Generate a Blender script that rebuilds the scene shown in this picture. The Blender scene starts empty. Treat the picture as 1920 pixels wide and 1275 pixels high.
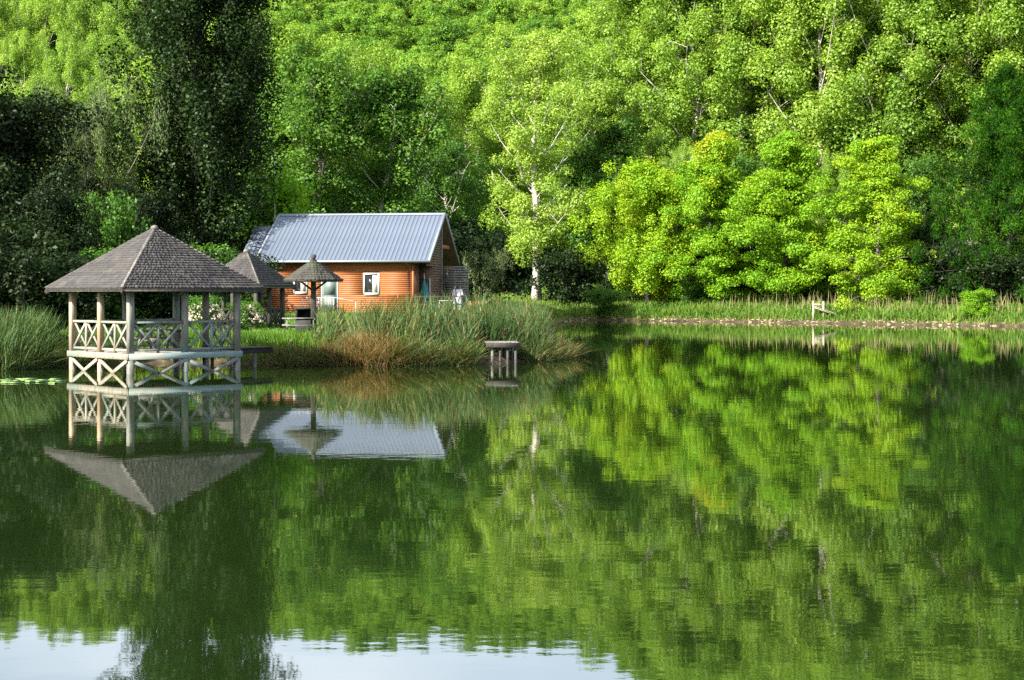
import bpy, math, numpy as np
from mathutils import Vector, Matrix, Quaternion

# ------------------------------------------------------------------ camera, sky, sun, exposure
scene = bpy.context.scene
COL = scene.collection
EYE = 2.83
cam_d = bpy.data.cameras.new('camera')
cam_d.lens = 56.25; cam_d.sensor_width = 36.0
cam_d.shift_y = -0.0461
cam_d.clip_start = 0.5; cam_d.clip_end = 6000
cam = bpy.data.objects.new('camera', cam_d)
cam.location = (0, 0, EYE); cam.rotation_euler = (math.radians(90), 0, 0)
COL.objects.link(cam); scene.camera = cam

SUN_EL = math.radians(34)
SUN_AZ = (-0.755, -0.656)
world = bpy.data.worlds.new('World'); scene.world = world; world.use_nodes = True
wn = world.node_tree.nodes; wl = world.node_tree.links
bg = wn['Background']
sky = wn.new('ShaderNodeTexSky'); sky.sky_type = 'NISHITA'; sky.sun_disc = False
sky.sun_elevation = SUN_EL
sky.sun_rotation = math.atan2(SUN_AZ[0], SUN_AZ[1])
sky.air_density = 1.0; sky.dust_density = 1.6; sky.ozone_density = 1.5
# thin broken cloud over the whole sky
tcw = wn.new('ShaderNodeTexCoord'); cmap = wn.new('ShaderNodeMapping'); cmap.inputs['Scale'].default_value = (1.6, 1.6, 4.5)
wl.new(tcw.outputs['Generated'], cmap.inputs[0])
cnz = wn.new('ShaderNodeTexNoise'); cnz.inputs['Scale'].default_value = 1.3; cnz.inputs['Detail'].default_value = 5
wl.new(cmap.outputs[0], cnz.inputs['Vector'])
cmr = wn.new('ShaderNodeMapRange'); cmr.inputs[1].default_value = .38; cmr.inputs[2].default_value = .68; cmr.inputs[3].default_value = .05; cmr.inputs[4].default_value = .6
wl.new(cnz.outputs['Fac'], cmr.inputs[0])
cmx = wn.new('ShaderNodeMixRGB'); cmx.inputs[2].default_value = (9.0, 9.2, 9.6, 1)
wl.new(cmr.outputs[0], cmx.inputs[0]); wl.new(sky.outputs[0], cmx.inputs[1]); wl.new(cmx.outputs[0], bg.inputs['Color'])
bg.inputs['Strength'].default_value = 0.085

sun_d = bpy.data.lights.new('sun', 'SUN'); sun_d.energy = 5.0
sun_d.angle = math.radians(0.6); sun_d.color = (1.0, 0.94, 0.82)
sun = bpy.data.objects.new('sun', sun_d); COL.objects.link(sun)
sd = Vector((SUN_AZ[0]*math.cos(SUN_EL), SUN_AZ[1]*math.cos(SUN_EL), math.sin(SUN_EL)))
sun.rotation_euler = sd.to_track_quat('Z', 'Y').to_euler(); sun.location = sd*300

vs = scene.view_settings
vs.view_transform = 'Standard'; vs.look = 'None'; vs.gamma = 1.0; vs.exposure = 2.0
vs.use_curve_mapping = False
scene.cycles.max_bounces = 7; scene.cycles.diffuse_bounces = 3; scene.cycles.glossy_bounces = 3
scene.cycles.transmission_bounces = 4; scene.cycles.transparent_max_bounces = 6
scene.cycles.caustics_reflective = False; scene.cycles.caustics_refractive = False
scene.cycles.use_denoising = False
scene.cycles.sample_clamp_indirect = 4.0

R = np.random.default_rng(7)

# ------------------------------------------------------------------ materials
def mat_new(name):
    m = bpy.data.materials.new(name); m.use_nodes = True
    nt = m.node_tree; nt.nodes.clear()
    return m, nt.nodes, nt.links
def ramp(n, stops):
    r = n.new('ShaderNodeValToRGB'); e = r.color_ramp.elements
    while len(e) < len(stops): e.new(0.5)
    for k, (p, c) in enumerate(stops):
        e[k].position = p; e[k].color = (*c, 1)
    return r
def leaf_mat(name, stops, trans=0.35, gloss=0.05, objvar=0.25, trans_gain=(1.25, 1.15, 0.6)):
    m, n, l = mat_new(name)
    out = n.new('ShaderNodeOutputMaterial')
    at = n.new('ShaderNodeAttribute'); at.attribute_name = 'tint'
    oi = n.new('ShaderNodeObjectInfo')
    ad = n.new('ShaderNodeMath'); ad.operation = 'MULTIPLY_ADD'
    ad.inputs[1].default_value = objvar; l.new(oi.outputs['Random'], ad.inputs[0])
    sb = n.new('ShaderNodeMath'); sb.operation = 'SUBTRACT'; sb.inputs[1].default_value = objvar/2
    l.new(at.outputs['Fac'], sb.inputs[0]); l.new(sb.outputs[0], ad.inputs[2])
    rp = ramp(n, stops); l.new(ad.outputs[0], rp.inputs[0])
    d = n.new('ShaderNodeBsdfDiffuse'); t = n.new('ShaderNodeBsdfTranslucent'); g = n.new('ShaderNodeBsdfGlossy')
    g.inputs['Roughness'].default_value = 0.55; g.inputs['Color'].default_value = (0.6, 0.65, 0.55, 1)
    mul = n.new('ShaderNodeMixRGB'); mul.blend_type = 'MULTIPLY'; mul.inputs[0].default_value = 1
    mul.inputs[2].default_value = (*trans_gain, 1)
    l.new(rp.outputs[0], d.inputs[0]); l.new(rp.outputs[0], mul.inputs[1]); l.new(mul.outputs[0], t.inputs[0])
    m1 = n.new('ShaderNodeMixShader'); m1.inputs[0].default_value = trans
    l.new(d.outputs[0], m1.inputs[1]); l.new(t.outputs[0], m1.inputs[2])
    m2 = n.new('ShaderNodeMixShader'); m2.inputs[0].default_value = gloss
    l.new(m1.outputs[0], m2.inputs[1]); l.new(g.outputs[0], m2.inputs[2])
    l.new(m2.outputs[0], out.inputs[0])
    return m
def surf_mat(name, c1, c2, scale=(4, 4, 4), rough=0.8, metallic=0.0, detail=6, tint=0.0, bump=0.0, bscale=None,
             c3=None, c3scale=1.2, c3thr=(0.55, 0.68), spec=0.5, ov=.13):
    c1, c2, c3 = [tuple(v*.78 for v in c) if c else None for c in (c1, c2, c3)]
    m, n, l = mat_new(name)
    out = n.new('ShaderNodeOutputMaterial'); b = n.new('ShaderNodeBsdfPrincipled'); l.new(b.outputs[0], out.inputs[0])
    tc = n.new('ShaderNodeTexCoord'); mp = n.new('ShaderNodeMapping'); mp.inputs['Scale'].default_value = scale
    l.new(tc.outputs['Object'], mp.inputs[0])
    nz = n.new('ShaderNodeTexNoise'); nz.inputs['Scale'].default_value = 1; nz.inputs['Detail'].default_value = detail
    l.new(mp.outputs[0], nz.inputs['Vector'])
    rp = ramp(n, [(0.32, c1), (0.68, c2)]); l.new(nz.outputs['Fac'], rp.inputs[0])
    col = rp.outputs[0]
    if c3:
        nz2 = n.new('ShaderNodeTexNoise'); nz2.inputs['Scale'].default_value = c3scale; nz2.inputs['Detail'].default_value = 4
        l.new(tc.outputs['Object'], nz2.inputs['Vector'])
        r2 = ramp(n, [(c3thr[0], (0, 0, 0)), (c3thr[1], (1, 1, 1))]); l.new(nz2.outputs['Fac'], r2.inputs[0])
        mx = n.new('ShaderNodeMixRGB'); l.new(r2.outputs[0], mx.inputs[0]); l.new(col, mx.inputs[1]); mx.inputs[2].default_value = (*c3, 1)
        col = mx.outputs[0]
    if tint:
        at = n.new('ShaderNodeAttribute'); at.attribute_name = 'tint'
        rt = ramp(n, [(0, (1-tint,)*3), (1, (1+tint*0.6,)*3)]); l.new(at.outputs['Fac'], rt.inputs[0])
        mx = n.new('ShaderNodeMixRGB'); mx.blend_type = 'MULTIPLY'; mx.inputs[0].default_value = 1
        l.new(col, mx.inputs[1]); l.new(rt.outputs[0], mx.inputs[2]); col = mx.outputs[0]
    oi = n.new('ShaderNodeObjectInfo')
    hv = n.new('ShaderNodeHueSaturation')
    mr = n.new('ShaderNodeMapRange'); mr.inputs[3].default_value = 1-ov; mr.inputs[4].default_value = 1+ov
    l.new(oi.outputs['Random'], mr.inputs[0]); l.new(mr.outputs[0], hv.inputs['Value']); l.new(col, hv.inputs['Color'])
    l.new(hv.outputs[0], b.inputs['Base Color'])
    b.inputs['Roughness'].default_value = rough; b.inputs['Metallic'].default_value = metallic
    b.inputs['Specular IOR Level'].default_value = spec
    if bump:
        bp = n.new('ShaderNodeBump'); bp.inputs['Strength'].default_value = 0.6; bp.inputs['Distance'].default_value = bump
        l.new(nz.outputs['Fac'], bp.inputs['Height']); l.new(bp.outputs[0], b.inputs['Normal'])
    return m

M = {}
M['poplar'] = leaf_mat('poplar_leaf', [(0, (.060, .135, .013)), (.4, (.160, .285, .026)), (.75, (.245, .370, .044)), (1, (.32, .41, .08))], trans=.48, gloss=.03)
M['maple'] = leaf_mat('maple_leaf', [(0, (.055, .145, .006)), (.35, (.130, .285, .009)), (.66, (.22, .36, .012)), (.84, (.34, .36, .014)), (1, (.46, .22, .02))], trans=.45, gloss=.02, objvar=.0)
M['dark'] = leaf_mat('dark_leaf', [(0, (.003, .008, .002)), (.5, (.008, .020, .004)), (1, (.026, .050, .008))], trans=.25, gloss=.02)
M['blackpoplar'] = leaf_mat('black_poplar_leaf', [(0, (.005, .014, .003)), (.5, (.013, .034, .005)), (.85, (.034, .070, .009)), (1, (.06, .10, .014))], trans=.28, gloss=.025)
M['willow'] = leaf_mat('willow_leaf', [(0, (.05, .085, .035)), (.5, (.11, .16, .06)), (1, (.19, .25, .10))], trans=.35, gloss=.02)
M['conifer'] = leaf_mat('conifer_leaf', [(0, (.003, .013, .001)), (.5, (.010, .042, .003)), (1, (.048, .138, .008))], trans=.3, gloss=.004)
M['hill'] = leaf_mat('hill_leaf', [(0, (.050, .135, .014)), (.5, (.130, .255, .024)), (1, (.215, .325, .040))], trans=.4, gloss=.02, objvar=.6)
M['mid'] = leaf_mat('mid_leaf', [(0, (.018, .055, .007)), (.5, (.048, .125, .013)), (1, (.12, .23, .028))], trans=.4, gloss=.02, objvar=.3)
M['lime'] = leaf_mat('lime_leaf', [(0, (.07, .19, .008)), (.5, (.15, .32, .012)), (1, (.27, .40, .02))], trans=.45, gloss=.02)
M['grass'] = leaf_mat('grass_blade', [(0, (.030, .080, .009)), (.4, (.070, .155, .013)), (.7, (.15, .215, .032)), (.85, (.21, .205, .08)), (1, (.28, .225, .125))], trans=.35, gloss=.02, objvar=0)
M['reed'] = leaf_mat('reed_blade', [(0, (.020, .050, .015)), (.4, (.056, .108, .030)), (.65, (.120, .160, .052)), (.82, (.21, .185, .095)), (.92, (.25, .125, .042)), (1, (.10, .055, .025))], trans=.3, gloss=.02, objvar=0)
M['flower'] = leaf_mat('flower_petal', [(0, (.5, .38, .36)), (1, (.75, .68, .64))], trans=.3, objvar=0)
M['pad'] = surf_mat('lily_pad', (.09, .19, .03), (.17, .27, .06), (3, 3, 3), .45)
M['bark_white'] = surf_mat('bark_pale', (.30, .27, .22), (.66, .62, .54), (3, 3, 1.2), .9, bump=.02, c3=(.10, .085, .06), c3scale=.9)
M['bark_grey'] = surf_mat('bark_grey', (.11, .095, .075), (.26, .23, .18), (4, 4, 1), .9, bump=.03)
M['bark_dark'] = surf_mat('bark_dark', (.012, .010, .007), (.035, .028, .020), (5, 5, 1), .9, bump=.03)
M['gwood'] = surf_mat('weathered_paint_wood', (.115, .115, .095), (.255, .25, .21), (7, 7, 2.0), .75, bump=.004, c3=(.17, .245, .235), c3scale=.8, c3thr=(.50, .66))
M['gwood_warm_lit'] = surf_mat('weathered_warm_lit_wood', (.25, .185, .115), (.38, .33, .24), (6, 6, 2.0), .75, bump=.004, c3=(.36, .18, .07), c3scale=1.0, c3thr=(.56, .72))  # bits of warm bare wood, also sun warmth painted on the gazebo's left side
M['gblue'] = surf_mat('faded_blue_paint', (.155, .24, .24), (.25, .325, .31), (3, 3, 6), .7, bump=.003, c3=(.30, .32, .27), c3scale=1.1)
M['gdeck'] = surf_mat('grey_deck', (.16, .15, .13), (.33, .31, .27), (5, 5, 5), .85)
M['hipwood'] = surf_mat('hip_board', (.09, .08, .07), (.19, .17, .145), (5, 5, 5), .85)
M['gwood_lit'] = surf_mat('sunlit_weathered_wood', (.20, .18, .13), (.33, .305, .235), (7, 7, 2), .75, bump=.004, c3=(.20, .25, .205), c3scale=.9)  # paler copy of the gazebo wood, sunlight painted in for the left side
M['dkpile'] = surf_mat('wet_wood', (.010, .009, .008), (.045, .042, .038), (5, 5, 1.5), .7)
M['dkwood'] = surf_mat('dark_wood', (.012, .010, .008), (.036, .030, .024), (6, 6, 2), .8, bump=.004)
M['greywood'] = surf_mat('silver_wood', (.085, .08, .07), (.21, .20, .175), (6, 6, 2), .85, bump=.005)
M['palewood'] = surf_mat('pale_wood', (.38, .33, .24), (.58, .52, .40), (6, 6, 2), .8)
M['shingle'] = surf_mat('cedar_shingle', (.030, .027, .028), (.066, .060, .058), (3, 3, 3), .85, tint=.55, bump=.01, c3=(.105, .092, .078), c3scale=.6)
M['shingle_moss'] = surf_mat('mossy_shingle', (.022, .022, .018), (.055, .050, .042), (3, 3, 3), .9, tint=.5, c3=(.035, .052, .018), c3scale=1.6, c3thr=(.52, .68))
M['orange'] = surf_mat('larch_cladding', (.255, .070, .013), (.335, .103, .022), (.6, 5, 9), .65, detail=6, bump=.002, c3=(.30, .13, .05), c3scale=.35, c3thr=(.5, .8), ov=.07)
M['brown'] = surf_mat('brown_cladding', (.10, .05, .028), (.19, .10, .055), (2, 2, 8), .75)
M['slat'] = surf_mat('grey_slat', (.13, .11, .10), (.24, .21, .19), (3, 3, 8), .8)
M['metal'] = surf_mat('blue_grey_roof_sheet', (.122, .150, .200), (.136, .167, .217), (.5, .5, .5), .5, metallic=.1, ov=.035)
M['metal_trim'] = surf_mat('roof_trim', (.19, .22, .26), (.25, .28, .32), (.7, .7, .7), .5, metallic=.1)
M['dkmetal'] = surf_mat('dark_pipe', (.03, .035, .04), (.06, .065, .07), (2, 2, 2), .5)
M['white'] = surf_mat('white_paint', (.52, .52, .50), (.62, .62, .60), (3, 3, 3), .5)
M['door'] = surf_mat('sage_door', (.10, .14, .13), (.13, .175, .16), (1, 1, 2), .5)
M['glass'] = surf_mat('window_glass', (.012, .014, .016), (.03, .035, .04), (.5, .5, .5), .05, spec=.8)
M['curtain'] = surf_mat('curtain_cloth', (.40, .37, .32), (.56, .53, .48), (10, 1, 1), .9)
M['teal'] = surf_mat('teal_canvas', (.015, .14, .14), (.03, .24, .23), (6, 6, 1), .8)
M['skin'] = surf_mat('skin', (.42, .24, .16), (.52, .31, .22), (6, 6, 6), .55)
M['hair'] = surf_mat('dark_hair', (.012, .009, .007), (.03, .022, .017), (30, 30, 6), .5)
M['shirt_white'] = surf_mat('white_shirt', (.66, .68, .72), (.80, .81, .84), (5, 5, 5), .85)
M['trouser_pale'] = surf_mat('pale_blue_trousers', (.42, .48, .60), (.58, .63, .72), (5, 5, 5), .85)
M['lilac'] = surf_mat('lilac_cloth', (.42, .40, .56), (.55, .52, .66), (5, 5, 5), .85)
M['stone'] = surf_mat('dark_stone', (.010, .009, .008), (.030, .027, .024), (7, 7, 7), .9, bump=.02)
M['bankstone'] = surf_mat('pale_bank_stone', (.20, .15, .105), (.38, .30, .21), (4, 4, 4), .9, bump=.03)

# ------------------------------------------------------------------ geometry helpers
def mesh_np(name, verts, faces_flat, starts, mats, tint=None, matidx=None, smooth=False):
    me = bpy.data.meshes.new(name)
    verts = np.asarray(verts, dtype=np.float32).reshape(-1, 3)
    faces_flat = np.asarray(faces_flat, dtype=np.int32); starts = np.asarray(starts, dtype=np.int32)
    me.vertices.add(len(verts)); me.vertices.foreach_set('co', verts.ravel())
    me.loops.add(len(faces_flat)); me.loops.foreach_set('vertex_index', faces_flat)
    me.polygons.add(len(starts)); me.polygons.foreach_set('loop_start', starts)
    for mt in mats: me.materials.append(mt)
    if matidx is not None: me.polygons.foreach_set('material_index', np.asarray(matidx, dtype=np.int32))
    if smooth: me.polygons.foreach_set('use_smooth', np.ones(len(starts), dtype=bool))
    if tint is not None:
        a = me.attributes.new('tint', 'FLOAT', 'FACE'); a.data.foreach_set('value', np.asarray(tint, dtype=np.float32))
    me.update(calc_edges=True)
    return me

class Geo:
    """collects quads, tris and tubes of one part"""
    def __init__(s): s.v = []; s.f = []; s.t = []; s.n = 0
    def add(s, verts, faces, tint=0.5):
        verts = np.asarray(verts, float).reshape(-1, 3)
        s.v.append(verts)
        for f in faces:
            s.f.append([i+s.n for i in f]); s.t.append(tint)
        s.n += len(verts); return s
    def box(s, lo, hi, tint=.5):
        x0, y0, z0 = lo; x1, y1, z1 = hi
        v = [(x0,y0,z0),(x1,y0,z0),(x1,y1,z0),(x0,y1,z0),(x0,y0,z1),(x1,y0,z1),(x1,y1,z1),(x0,y1,z1)]
        return s.add(v, [(0,3,2,1),(4,5,6,7),(0,1,5,4),(1,2,6,5),(2,3,7,6),(3,0,4,7)], tint)
    def beam(s, p, q, w, h, up=(0, 0, 1), tint=.5, ch=0.12):
        """bar from p to q, w across, h along up, with chamfered edges"""
        p = Vector(p); q = Vector(q); d = (q-p).normalized(); upv = Vector(up)
        a = d.cross(upv)
        if a.length < 1e-4: a = d.cross(Vector((1, 0, 0)))
        a.normalize(); b = a.cross(d).normalized()
        c = min(w, h)*ch; W = w/2; H = h/2
        prof = [(-W+c,-H),(W-c,-H),(W,-H+c),(W,H-c),(W-c,H),(-W+c,H),(-W,H-c),(-W,-H+c)]
        v = [p + a*x + b*y for x, y in prof] + [q + a*x + b*y for x, y in prof]
        fs = [(i, (i+1) % 8, 8+(i+1) % 8, 8+i) for i in range(8)] + [tuple(range(7, -1, -1)), tuple(range(8, 16))]
        return s.add([tuple(x) for x in v], fs, tint)
    def tube(s, pts, rad, sides=6, tint=.5, cap=True):
        pts = np.asarray(pts, float); k = len(pts)
        rad = np.broadcast_to(np.asarray(rad, float), (k,))
        tg = np.gradient(pts, axis=0); tg /= np.linalg.norm(tg, axis=1)[:, None]+1e-9
        ref = np.array([0, 0, 1.0]) if abs(tg[0, 2]) < .9 else np.array([1.0, 0, 0])
        a = np.cross(tg, ref); a /= np.linalg.norm(a, axis=1)[:, None]+1e-9; b = np.cross(tg, a)
        th = np.linspace(0, 2*np.pi, sides, endpoint=False)
        ring = pts[:, None] + rad[:, None, None]*(np.cos(th)[None, :, None]*a[:, None] + np.sin(th)[None, :, None]*b[:, None])
        fs = [(i*sides+j, i*sides+(j+1) % sides, (i+1)*sides+(j+1) % sides, (i+1)*sides+j) for i in range(k-1) for j in range(sides)]
        if cap: fs += [tuple(range(sides-1, -1, -1)), tuple(range((k-1)*sides, k*sides))]
        return s.add(ring.reshape(-1, 3), fs, tint)
    def mesh(s, name, mat, smooth=False):
        flat = [i for f in s.f for i in f]
        starts = np.cumsum([0]+[len(f) for f in s.f])[:-1]
        return mesh_np(name, np.concatenate(s.v), flat, starts, [mat] if not isinstance(mat, list) else mat, s.t, smooth=smooth)

def obj(name, me, parent=None, loc=None, rz=0):
    o = bpy.data.objects.new(name, me); COL.objects.link(o)
    if parent is not None: o.parent = parent
    if loc is not None: o.location = loc
    o.rotation_euler = (0, 0, rz)
    return o
def tag(o, label=None, cat=None, group=None, kind=None):
    if label: o['label'] = label
    if cat: o['category'] = cat
    if group: o['group'] = group
    if kind: o['kind'] = kind
    return o
def thing(name, loc, label, cat, group=None, rz=0):
    return tag(obj(name, None, None, loc, rz), label, cat, group)
def part(name, geo, mat, parent, loc=None, rz=0, smooth=False):
    return obj(name, geo.mesh(name, mat, smooth), parent, loc, rz)
def sm(t):
    t = np.clip(t, 0, 1); return t*t*(3-2*t)

# ------------------------------------------------------------------ terrain
SHORE = np.array([(-110, 30), (-70, 34), (-45, 47), (-30, 54), (-22, 57.3), (-18.5, 58.3), (-16.6, 61.5), (-14.5, 64.3), (-12, 64.2), (-10.2, 63.4), (-8, 62.6),
    (-5, 61.8), (-2, 62.6), (0, 64.6), (1.9, 68), (2.7, 74), (2.4, 90), (2.6, 110), (3.6, 135), (5.2, 157), (6.3, 164), (9, 165.2), (15, 160.5), (20, 156.2), (25, 151),
    (30, 146.8), (35, 141.5), (43, 134.5), (60, 120), (85, 95), (102, 60), (110, 30), (100, 7), (60, 5), (0, 4.5), (-60, 5), (-100, 8)], float)
def shore_dist(x, y):
    """signed distance to the lake's edge, positive on land"""
    x = np.asarray(x, float); y = np.asarray(y, float)
    P = np.stack([x.ravel(), y.ravel()], 1); best = np.full(len(P), 1e9); inside = np.zeros(len(P), bool)
    n = len(SHORE)
    for i in range(n):
        a = SHORE[i]; b = SHORE[(i+1) % n]; ab = b-a
        t = np.clip(((P-a) @ ab)/(ab @ ab), 0, 1)
        best = np.minimum(best, np.hypot(*(P - a - t[:, None]*ab).T))
        c = ((a[1] > P[:, 1]) != (b[1] > P[:, 1]))
        with np.errstate(divide='ignore', invalid='ignore'):
            xi = a[0] + (P[:, 1]-a[1])*(b[0]-a[0])/(b[1]-a[1])
        inside ^= c & (P[:, 0] < xi)
    return np.where(inside, -best, best).reshape(x.shape)
HX = np.array([-1500, -300, -165, -125, -90, -60, 25, 60, 165, 260, 1500], float)
HZ = np.array([92, 87, 85, 85, 88, 93, 95, 113, 123, 125, 125], float)
def wob(x, y):
    return (np.sin(x*.53+y*.21)+np.sin(x*.19-y*.47+1.3)+np.sin(x*1.1+y*.83+.7)*.6+np.sin(-x*.71+y*1.37)*.5)/3
def ground_z(x, y):
    x = np.asarray(x, float); y = np.asarray(y, float)
    d = shore_dist(x, y) + .12*wob(x*2.1, y*2.1)
    z = np.where(d < 1.3, np.maximum(.45*d, -2.2), .585 + .40*sm((d-1.3)/3.5))
    inland = sm(d/12)
    z = z + inland*(.55*sm((y-82)/20) + .55*sm((y-125)/40)) + .06*wob(x, y)*sm((d-1)/3)
    t = np.clip((y-225)/295, 0, 1)
    crest = np.interp(x, HX, HZ)
    z = z + (crest-2)*t**1.12*sm((d-2)/30) + 4*wob(x*.06, y*.05)*t
    z = z + 13*sm((-x-30)/35)*sm((y-170)/70)*(1-t)
    z = z - 25*sm((y-560)/800)*(y > 560)
    # far side valleys rise gently so that the sheet closes off the view on both sides
    z = z + 30*sm((np.abs(x)-190)/300)*(1-t)*sm((d-2)/30)
    return z
def axis(*segs):
    a = []
    for lo, hi, st in segs: a += list(np.arange(lo, hi, st))
    return np.array(a + [segs[-1][1]])
gx = axis((-1500, -300, 60), (-300, -110, 10), (-110, -40, 3), (-40, 60, 1.1), (60, 130, 3), (130, 300, 10), (300, 1500, 60))
gy = axis((-200, -20, 20), (-20, 40, 3), (40, 76, 1.0), (76, 130, 1.8), (130, 172, 1.1), (172, 230, 4), (230, 560, 9), (560, 2000, 80))
GX, GY = np.meshgrid(gx, gy); GZ = ground_z(GX, GY)
nx, ny = len(gx), len(gy)
ii = (np.arange(ny-1)[:, None]*nx + np.arange(nx-1)[None, :]).ravel()
quads = np.stack([ii, ii+1, ii+1+nx, ii+nx], 1)
m, n, l = mat_new('ground_cover')
out = n.new('ShaderNodeOutputMaterial'); b = n.new('ShaderNodeBsdfPrincipled'); l.new(b.outputs[0], out.inputs[0]); b.inputs['Roughness'].default_value = .95
b.inputs['Specular IOR Level'].default_value = .1
geo = n.new('ShaderNodeNewGeometry'); sp = n.new('ShaderNodeSeparateXYZ'); l.new(geo.outputs['Position'], sp.inputs[0])
nz = n.new('ShaderNodeTexNoise'); nz.inputs['Scale'].default_value = .8; nz.inputs['Detail'].default_value = 9; l.new(geo.outputs['Position'], nz.inputs['Vector'])
g1 = ramp(n, [(.3, (.030, .07, .012)), (.55, (.065, .14, .016)), (.75, (.12, .15, .04))]); l.new(nz.outputs['Fac'], g1.inputs[0])
nz2 = n.new('ShaderNodeTexNoise'); nz2.inputs['Scale'].default_value = 2.2; nz2.inputs['Detail'].default_value = 6; l.new(geo.outputs['Position'], nz2.inputs['Vector'])
g2 = ramp(n, [(.3, (.024, .018, .011)), (.6, (.065, .05, .032)), (.8, (.16, .125, .085))]); l.new(nz2.outputs['Fac'], g2.inputs[0])
zz = n.new('ShaderNodeMath'); zz.operation = 'MULTIPLY_ADD'; zz.inputs[1].default_value = .35; l.new(nz2.outputs['Fac'], zz.inputs[0]); l.new(sp.outputs['Z'], zz.inputs[2])
zr = ramp(n, [(.40, (0, 0, 0)), (.62, (1, 1, 1))]); l.new(zz.outputs[0], zr.inputs[0])
mx = n.new('ShaderNodeMixRGB'); l.new(zr.outputs[0], mx.inputs[0]); l.new(g2.outputs[0], mx.inputs[1]); l.new(g1.outputs[0], mx.inputs[2]); l.new(mx.outputs[0], b.inputs['Base Color'])
me = mesh_np('ground', np.stack([GX, GY, GZ], -1).reshape(-1, 3), quads.ravel(), np.arange(len(quads))*4, [m], smooth=True)
tag(obj('ground', me), 'grassy lake banks rising to a wooded hill', kind='structure')

# water
m, n, l = mat_new('lake_water')
out = n.new('ShaderNodeOutputMaterial'); b = n.new('ShaderNodeBsdfPrincipled'); l.new(b.outputs[0], out.inputs[0])
b.inputs['Base Color'].default_value = (.007, .015, .003, 1); b.inputs['Roughness'].default_value = .02; b.inputs['IOR'].default_value = 2.75
geo = n.new('ShaderNodeNewGeometry')
def ripple(sx, sy, det):
    mp = n.new('ShaderNodeMapping'); mp.inputs['Scale'].default_value = (sx, sy, 1); l.new(geo.outputs['Position'], mp.inputs[0])
    z = n.new('ShaderNodeTexNoise'); z.inputs['Scale'].default_value = 1; z.inputs['Detail'].default_value = det; l.new(mp.outputs[0], z.inputs['Vector'])
    return z
r1 = ripple(.9, 1.5, 2); r2 = ripple(4.5, 7.5, 2); r3 = ripple(.05, .11, 2)
cal = n.new('ShaderNodeMapRange'); cal.inputs[1].default_value = .38; cal.inputs[2].default_value = .66; cal.inputs[3].default_value = .35; cal.inputs[4].default_value = 1.25
l.new(r3.outputs['Fac'], cal.inputs[0])
ma = n.new('ShaderNodeMath'); ma.operation = 'MULTIPLY_ADD'; ma.inputs[1].default_value = .22; l.new(r2.outputs['Fac'], ma.inputs[0]); l.new(r1.outputs['Fac'], ma.inputs[2])
mb = n.new('ShaderNodeMath'); mb.operation = 'MULTIPLY'; l.new(ma.outputs[0], mb.inputs[0]); l.new(cal.outputs[0], mb.inputs[1])
bp = n.new('ShaderNodeBump'); bp.inputs['Strength'].default_value = 1; bp.inputs['Distance'].default_value = .0017; l.new(mb.outputs[0], bp.inputs['Height']); l.new(bp.outputs[0], b.inputs['Normal'])
g = Geo(); g.add([(-115, 3, 0), (113, 3, 0), (113, 170, 0), (-115, 170, 0)], [(0, 1, 2, 3)])
tag(part('water', g, m, None), 'still green lake mirroring the trees', kind='structure')

# ------------------------------------------------------------------ trees
def unit(v): return v/(np.linalg.norm(v, axis=-1, keepdims=True)+1e-9)
def leaf_quads(rng, pos, nrm, size, aspect, axis_bias=None):
    n = len(pos)
    u = rng.normal(size=(n, 3))
    if axis_bias is not None: u = u*.45 + np.asarray(axis_bias)
    u = unit(u - (u*nrm).sum(1, keepdims=True)*nrm); w = np.cross(nrm, u)
    s = (size*rng.uniform(.65, 1.3, n))[:, None]
    bend = nrm*s*.12
    return np.stack([pos+u*s*.55, pos+w*s*aspect*.5-bend, pos-u*s*.45, pos-w*s*aspect*.5-bend], 1)

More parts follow.
